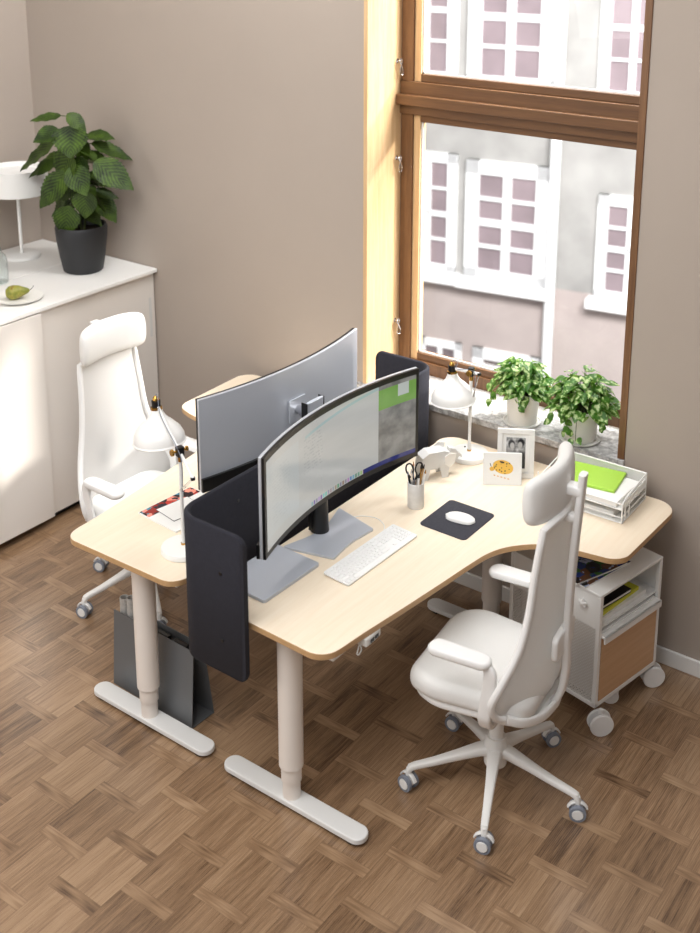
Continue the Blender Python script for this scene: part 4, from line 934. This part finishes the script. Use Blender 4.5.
slab('folder', 'lime green folder lying on top of the letter tray papers', 'folder', 'green', ltp(tw/2-0.01, td/2+0.018), 0.235, 0.17, z+0.0803, z+0.0925, R(8), 0.003)

# ------------------------------------------------------------------ left desk: prints
pr = magazine('open magazine with a strip of colourful pictures on the left desk', (-0.40, 0.415), z, R(-4), 0.22, 0.27, 0.006, 'paper')
bm = B(); box(bm, (-0.108, -0.132, 0.0061), (-0.050, 0.132, 0.0064)); obj('picture_strip', bm, 'cover2', pr)
nc = thing('note_card', 'white card with a dark border lying on the open magazine', 'card', (-0.405, 0.405, z+0.0067), R(-10))
bm = B(); box(bm, (-0.060, -0.075, 0), (0.060, 0.075, 0.0008)); obj('border', bm, 'black', nc)
bm = B(); box(bm, (-0.060, -0.073, 0.00085), (0.057, 0.073, 0.0015)); obj('sheet', bm, 'paper', nc)
# ------------------------------------------------------------------ magazine file and rolls on the floor
fh = thing('file_holder', 'dark grey steel file holder on the floor behind the left desk foot', 'file holder', (-0.62, 0.203, 0), R(-1.5))
L_ = 0.445; H_ = 0.325
def quadslab(bm, p, q, t):
    # panel between line p (y,z bottom) and q (y,z top), length along x
    (ya, za), (yb, zb) = p, q; n = Vector((0, zb-za, -(yb-ya))).normalized()*t
    v = [(0, ya, za), (L_, ya, za), (L_, yb, zb), (0, yb, zb)]
    a = [bm.verts.new(x) for x in v]; b = [bm.verts.new(Vector(x)+n) for x in v]
    bm.faces.new(a); bm.faces.new(b[::-1])
    for i in range(4): bm.faces.new([a[i], a[(i+1) % 4], b[(i+1) % 4], b[i]])
bm = B(); quadslab(bm, (0.0, 0.0), (0.022, H_), 0.0025); obj('front_panel', bm, 'steel_dark', fh, smooth=False)
bm = B(); quadslab(bm, (0.118, 0.0), (0.075, H_), 0.0025); obj('back_panel', bm, 'steel_dark', fh, smooth=False)
bm = B(); box(bm, (0, 0.003, 0.002), (L_, 0.117, 0.005)); obj('floor_plate', bm, 'steel_dark', fh)
for x in (0.17, 0.30):
    bm = B(); prism(bm, [(0.008, 0.006), (0.110, 0.006), (0.075, 0.30), (0.028, 0.30)], 0, 0.002)
    vs = list(bm.verts)[-8:]
    for v in vs: y_, z_, x_ = v.co.x, v.co.y, v.co.z; v.co = (x+x_+0.001, y_, z_)
    obj('divider', bm, 'steel_dark', fh, smooth=False)
fm = Matrix.Translation((-0.62, 0.203, 0)) @ Matrix.Rotation(R(-1.5), 4, 'Z')
for i, (x0, x1, lb, mm) in enumerate([(0.20, 0.285, 'black folder upright in the grey file holder, nearer its middle', 'black'), (0.315, 0.385, 'black folder upright at the right end of the grey file holder', 'black')]):
    c = fm @ Vector(((x0+x1)/2, 0.052, 0)); bm = B(); box(bm, (-(x1-x0)/2, -0.010, 0), ((x1-x0)/2, 0.010, 0.305)); o = obj('folder', bm, mm, bev=0.002); o.location = (c.x, c.y, 0.0055); o.rotation_euler = (0, 0, R(-1.5)); tag(o, lb, 'folder', 'black folders in the file holder')
M['roll'] = mat('grey_printed_paper', (186, 184, 180), 0.8, var=0.5, vs=60)
for i, (x, hh, ln, rr_, lb) in enumerate([(0.030, 0.38, 0.01, 0.019, 'rolled printed paper at the left end of the grey file holder'), (0.072, 0.395, 0.005, 0.018, 'taller rolled printed paper, middle of three in the file holder'), (0.112, 0.375, 0.01, 0.018, 'rolled printed paper nearest the desk leg in the file holder')]):
    c = fm @ Vector((x, 0.050, 0)); bm = B(); rings = []
    for zz in (0.0, hh-0.006):
        rings.append([(rr_*math.cos(a)+ln*zz, rr_*math.sin(a), zz) for a in [2*PI*k/24 for k in range(24)]])
    rings.append([(rr_*0.80*math.cos(a)+ln*zz, rr_*0.80*math.sin(a), zz) for a in [2*PI*k/24 for k in range(24)]]); rings.append([(rr_*0.8*math.cos(a), rr_*0.8*math.sin(a), 0.001) for a in [2*PI*k/24 for k in range(24)]])
    loft(bm, rings, cap=False); o = obj('paper_roll', bm, 'roll'); o.location = (c.x, c.y, 0.0055); tag(o, lb, 'paper roll', 'paper rolls in the file holder')

# ------------------------------------------------------------------ plants
def leaf(bm, uvl, base, d, nrm, ln, w, curl=0.25, wav=0.0, n=9, fold=0.12, ser=0.0):
    d = Vector(d).normalized(); nrm = Vector(nrm); nrm = (nrm-d*nrm.dot(d)); nrm = nrm.normalized() if nrm.length > 1e-5 else d.orthogonal().normalized(); sd = d.cross(nrm)
    rows = []
    for i in range(n+1):
        t = i/n; prof = math.sin(PI*min(1, t**0.80))**0.85*(1-0.25*t) if 0 < t < 1 else 0.02
        hw = w/2*prof*1.15*(1+ser*(i % 2)); c = Vector(base)+d*ln*t*(1-0.12*curl*t)-nrm*curl*ln*t*t
        wv = math.sin(t*22)*wav*ln
        row = []
        for j, q in enumerate((-1, -0.5, 0, 0.5, 1)):
            row.append((bm.verts.new(c+sd*hw*q+nrm*(fold*hw*abs(q)*1.4+(wv if abs(q) == 1 else 0))), ((q+1)/2, t)))
        rows.append(row)
    for i in range(n):
        for j in range(4):
            a, b, c_, d_ = rows[i][j], rows[i][j+1], rows[i+1][j+1], rows[i+1][j]
            f = bm.faces.new([a[0], b[0], c_[0], d_[0]]); f.smooth = True
            for lp, q in zip(f.loops, (a, b, c_, d_)): lp[uvl].uv = q[1]
# coffee plant
PCx, PCy = -2.072, 1.395
cpn = thing('potted_plant', 'tall bushy plant with large dark glossy leaves in a black pot', 'plant', (PCx, PCy, CH+0.0005))
bm = B(); lathe(bm, [(0, 0), (0.098, 0), (0.104, 0.006), (0.118, 0.08), (0.132, 0.18), (0.136, 0.235), (0.130, 0.25), (0.122, 0.248), (0.118, 0.225), (0.100, 0.012), (0, 0.012)], seg=40); obj('pot', bm, 'pot_black', cpn)
bm = B(); lathe(bm, [(0, 0.19), (0.114, 0.19), (0.114, 0.212), (0.05, 0.222), (0, 0.222)], seg=28); obj('soil', bm, 'soil', cpn)
LV = [((215,125),(108,135),30),((235,118),(302,178),40),((245,160),(245,268),112),((205,172),(118,212),60),((305,192),(394,198),40),((318,222),(463,268),44),((200,215),(60,305),56),((240,245),(96,328),44),((250,250),(200,352),100),((300,258),(378,282),36),((330,285),(460,375),88),((235,320),(135,442),84),((308,325),(418,356),34),((200,278),(128,328),36),((262,335),(205,420),84),((325,352),(402,368),30),((300,388),(295,482),86),((325,388),(414,408),34),((338,405),(408,492),52),((240,440),(225,546),84),((255,425),(178,472),40),((290,270),(262,352),70),((285,330),(320,392),60),((270,200),(300,290),60),((250,300),(300,400),80),((265,360),(330,430),70),((225,390),(190,500),40),((300,440),(350,500),50)]
fwv = Vector((-math.sin(YAW), math.cos(YAW), 0)); rgt = Vector((math.cos(YAW), math.sin(YAW), 0))
bm = B(); uvl = bm.loops.layers.uv.new('UVMap'); bs = B(); org = Vector((PCx, PCy, CH))
stemtop = {}
for i, (a, b, wpx) in enumerate(LV):
    pa = (a[0]/3.5, 80+a[1]/3.5); pb = (b[0]/3.5, 80+b[1]/3.5); side = ((b[0]+a[0])/2-270)/200
    dep = random.uniform(-0.10, 0.12); 
    if wpx > 75: dep = random.uniform(-0.13, -0.05)
    A_ = at_plane(*pa, Vector((PCx, PCy, 0))+fwv*dep, fwv); 
    Bq = at_plane(*pb, Vector((PCx, PCy, 0))+fwv*(dep+random.uniform(-0.07, 0.03)), fwv)
    d = Bq-A_; ln = d.length; wd_ = wpx/3.5/188*1.0
    if wpx >= 60: nr = -fwv*0.8+Vector((0, 0, 0.7))
    else: nr = Vector((0, 0, 1))-fwv*0.55; wd_ = max(wd_*1.35, 0.06)
    leaf(bm, uvl, A_-org, d, nr+rgt*random.uniform(-0.2, 0.2), ln*1.06, max(wd_, 0.05), 0.12, 0.014, 24, 0.10, 0.13)
    zb_ = max(CH+0.21, min(A_.z-0.05, CH+0.80)); s0 = Vector((PCx, PCy, zb_))
    tube(bs, smoothpath([s0-org, ((s0+A_)/2-org)+Vector((0, 0, 0.015)), A_-org], 4), 0.0028, 6)
for dx, top in ((0.0, 0.82), (0.02, 0.60), (-0.025, 0.55)):
    tube(bs, smoothpath([(dx, 0, 0.20), (dx*1.5, dx, 0.4), (dx*0.6, dx*0.5, top)], 5), [0.006]*11, 8)
# extra inner leaves for body
for i in range(26):
    a = random.uniform(0, 2*PI); h = random.uniform(0.28, 0.66); d = Vector((math.cos(a), math.sin(a), random.uniform(-0.5, 0.2)))
    leaf(bm, uvl, Vector((0, 0, h))+d*0.03+fwv*0.03, d, (0, 0, 1), random.uniform(0.10, 0.15), 0.075, 0.35, 0.014, 18, 0.12, 0.13)
obj('foliage', bm, 'leaf_dark', cpn, smooth=False); obj('stem', bs, 'stem', cpn)
# pothos on the sill
def pothos(label, c, hpot, rp, seed, spread, hfol, trail):
    random.seed(seed); zz = OB+0.03
    t = thing('potted_plant', label, 'plant', (c[0], c[1], zz+0.0005), 0, 'variegated plants on the window sill')
    bm = B(); lathe(bm, [(0, 0), (rp*1.0, 0), (rp*1.12, 0.004), (rp*1.14, 0.010), (rp*1.08, 0.010), (rp*1.02, 0.005), (0, 0.005)], seg=36); obj('saucer', bm, 'papergrey', t)
    bm = B(); lathe(bm, [(0, 0.0055), (rp*0.84, 0.0055), (rp*0.87, 0.009), (rp*1.0, hpot-0.018), (rp*1.02, hpot-0.016), (rp*1.03, hpot), (rp*0.98, hpot), (rp*0.95, hpot-0.02), (rp*0.80, 0.012), (0, 0.012)], seg=40); obj('pot', bm, 'pot_white', t)
    bm = B(); lathe(bm, [(0, hpot-0.03), (rp*0.93, hpot-0.03), (rp*0.93, hpot-0.014), (0, hpot-0.010)], seg=24); obj('soil', bm, 'soil', t)
    bm = B(); uvl = bm.loops.layers.uv.new('UVMap'); bs = B()
    for i in range(230):
        a = random.uniform(0, 2*PI); e = math.asin(random.uniform(0.0, 1.0)); rad = random.uniform(0.55, 1.0)
        P_ = Vector((math.cos(a)*math.cos(e)*spread*rad, math.sin(a)*math.cos(e)*spread*rad*0.72, hpot-0.01+math.sin(e)*hfol*rad))
        d = Vector((math.cos(a), math.sin(a), random.uniform(-0.6, 0.35)))
        if zz+P_.z < zz+0.02: continue
        leaf(bm, uvl, P_, d, (random.uniform(-.5, .5), random.uniform(-.5, .5), 1), random.uniform(0.038, 0.068), random.uniform(0.030, 0.048), 0.35, 0.0, 6, 0.15)
        if i % 2 == 0: tube(bs, smoothpath([(P_.x*0.15, P_.y*0.15, hpot-0.015), (P_.x*0.7, P_.y*0.7, (hpot+P_.z)/2+0.02), P_], 3), 0.0014, 5)
    for (dx, dy, dz) in trail:
        P_ = Vector((dx, dy, dz)); tube(bs, smoothpath([(0, 0, hpot-0.015), (dx*0.8, dy*0.8, hpot+0.015), (dx, dy, (hpot+dz)/2), P_], 4), 0.0014, 5)
        for k in range(3):
            leaf(bm, uvl, P_+Vector((random.uniform(-.012, .012), random.uniform(-.01, .01), 0.018*k)), (random.uniform(-1, 1), random.uniform(-1, .2), -0.5), (0, -1, 0.5), random.uniform(0.03, 0.045), 0.028, 0.3, 0, 6)
    obj('foliage', bm, 'leaf_pothos', t, smooth=False); obj('stem', bs, 'stem', t)
pothos('bushy variegated plant in a white pot on the sill, nearer the lamp', (0.380, 1.712), 0.150, 0.073, 3, 0.112, 0.165, [(-0.13, -0.05, 0.09), (-0.16, 0.0, 0.13), (0.03, -0.075, 0.10), (0.05, -0.07, 0.12)])
pothos('larger bushy variegated plant in a white pot at the sill right end', (0.656, 1.708), 0.148, 0.076, 11, 0.128, 0.190, [(-0.10, -0.06, 0.08), (-0.02, -0.088, 0.05), (0.02, -0.086, 0.03), (-0.03, -0.09, 0.11), (0.12, -0.03, 0.09)])

# ------------------------------------------------------------------ things on the cabinets
tl = thing('table_lamp', 'white drum-shaded table lamp on the cabinet behind the plant', 'lamp', (-2.50, 1.36, CH+0.0005))
bm = B(); lathe(bm, [(0, 0), (0.098, 0), (0.102, 0.004), (0.100, 0.018), (0.090, 0.024), (0, 0.026)], seg=40); obj('base', bm, 'white', tl)
bm = B(); tube(bm, [(0, 0, 0.025), (0, 0, 0.40)], 0.0095, 14); obj('pole', bm, 'white', tl)
bm = B(); rr_ = 0.165; loft(bm, [[(r*math.cos(2*PI*i/48), r*math.sin(2*PI*i/48), h) for i in range(48)] for r, h in ((rr_, 0.365), (rr_, 0.50), (rr_-0.004, 0.502), (rr_-0.006, 0.50), (rr_-0.006, 0.365), (rr_, 0.365))], cap=False); sh = obj('shade', bm, 'white', tl)
bm = B(); lathe(bm, [(0, 0.47), (rr_-0.006, 0.47), (rr_-0.006, 0.474), (0, 0.474)], seg=40); obj('diffuser', bm, 'paper', sh)
tl.location = (-2.515, 1.345, CH+0.0005)
pt = Vector((-1.955, 0.885))
bm = B(); lathe(bm, [(0, 0), (0.05, 0), (0.09, 0.006), (0.115, 0.014), (0.115, 0.017), (0.088, 0.010), (0.05, 0.005), (0, 0.005)], seg=40); o = obj('plate', bm, 'pot_white'); o.location = (pt.x, pt.y, CH+0.0004); tag(o, 'white plate under the pear on the cabinet top', 'plate')
pe = thing('pear', 'green and brown pear lying on the white plate', 'pear', (pt.x+0.004, pt.y-0.012, CH+0.006), R(52))
bm = B(); lathe(bm, [(0, -0.055), (0.018, -0.053), (0.032, -0.038), (0.0355, -0.015), (0.030, 0.012), (0.020, 0.034), (0.013, 0.050), (0.007, 0.058), (0, 0.059)], (0, 0, 0.0375), 24, axis=Matrix.Rotation(R(86), 3, 'Y')); 
k = NT('pear_skin'); k.l(k.ramp(k.noise(k.coord(), 30, 4), [(0.35, lin(110, 116, 40)[:3]), (0.55, lin(150, 146, 60)[:3]), (0.7, lin(120, 78, 40)[:3])]), k.b.inputs['Base Color']); k.b.inputs['Roughness'].default_value = 0.4; M['pear'] = k.m
obj('flesh', bm, 'pear', pe)
bm = B(); tube(bm, smoothpath([(0.058, 0, 0.041), (0.07, 0.004, 0.048), (0.08, 0.01, 0.06)], 4), 0.0018, 6); obj('stem', bm, 'black', pe)
ca = thing('carafe', 'clear glass carafe with a cork stopper at the left edge of the cabinet', 'carafe', (-2.245, 0.985, CH+0.0005))
bm = B(); lathe(bm, [(0, 0), (0.048, 0), (0.052, 0.006), (0.052, 0.12), (0.045, 0.145), (0.026, 0.165), (0.022, 0.20), (0.025, 0.22), (0.022, 0.22), (0.019, 0.20), (0.023, 0.167), (0.042, 0.144), (0.049, 0.118), (0.049, 0.008), (0, 0.008)], seg=32); obj('bottle', bm, 'clearglass', ca)
bm = B(); lathe(bm, [(0, 0.195), (0.0185, 0.197), (0.0215, 0.222), (0.022, 0.245), (0, 0.246)], seg=20); obj('stopper', bm, 'cork', ca)
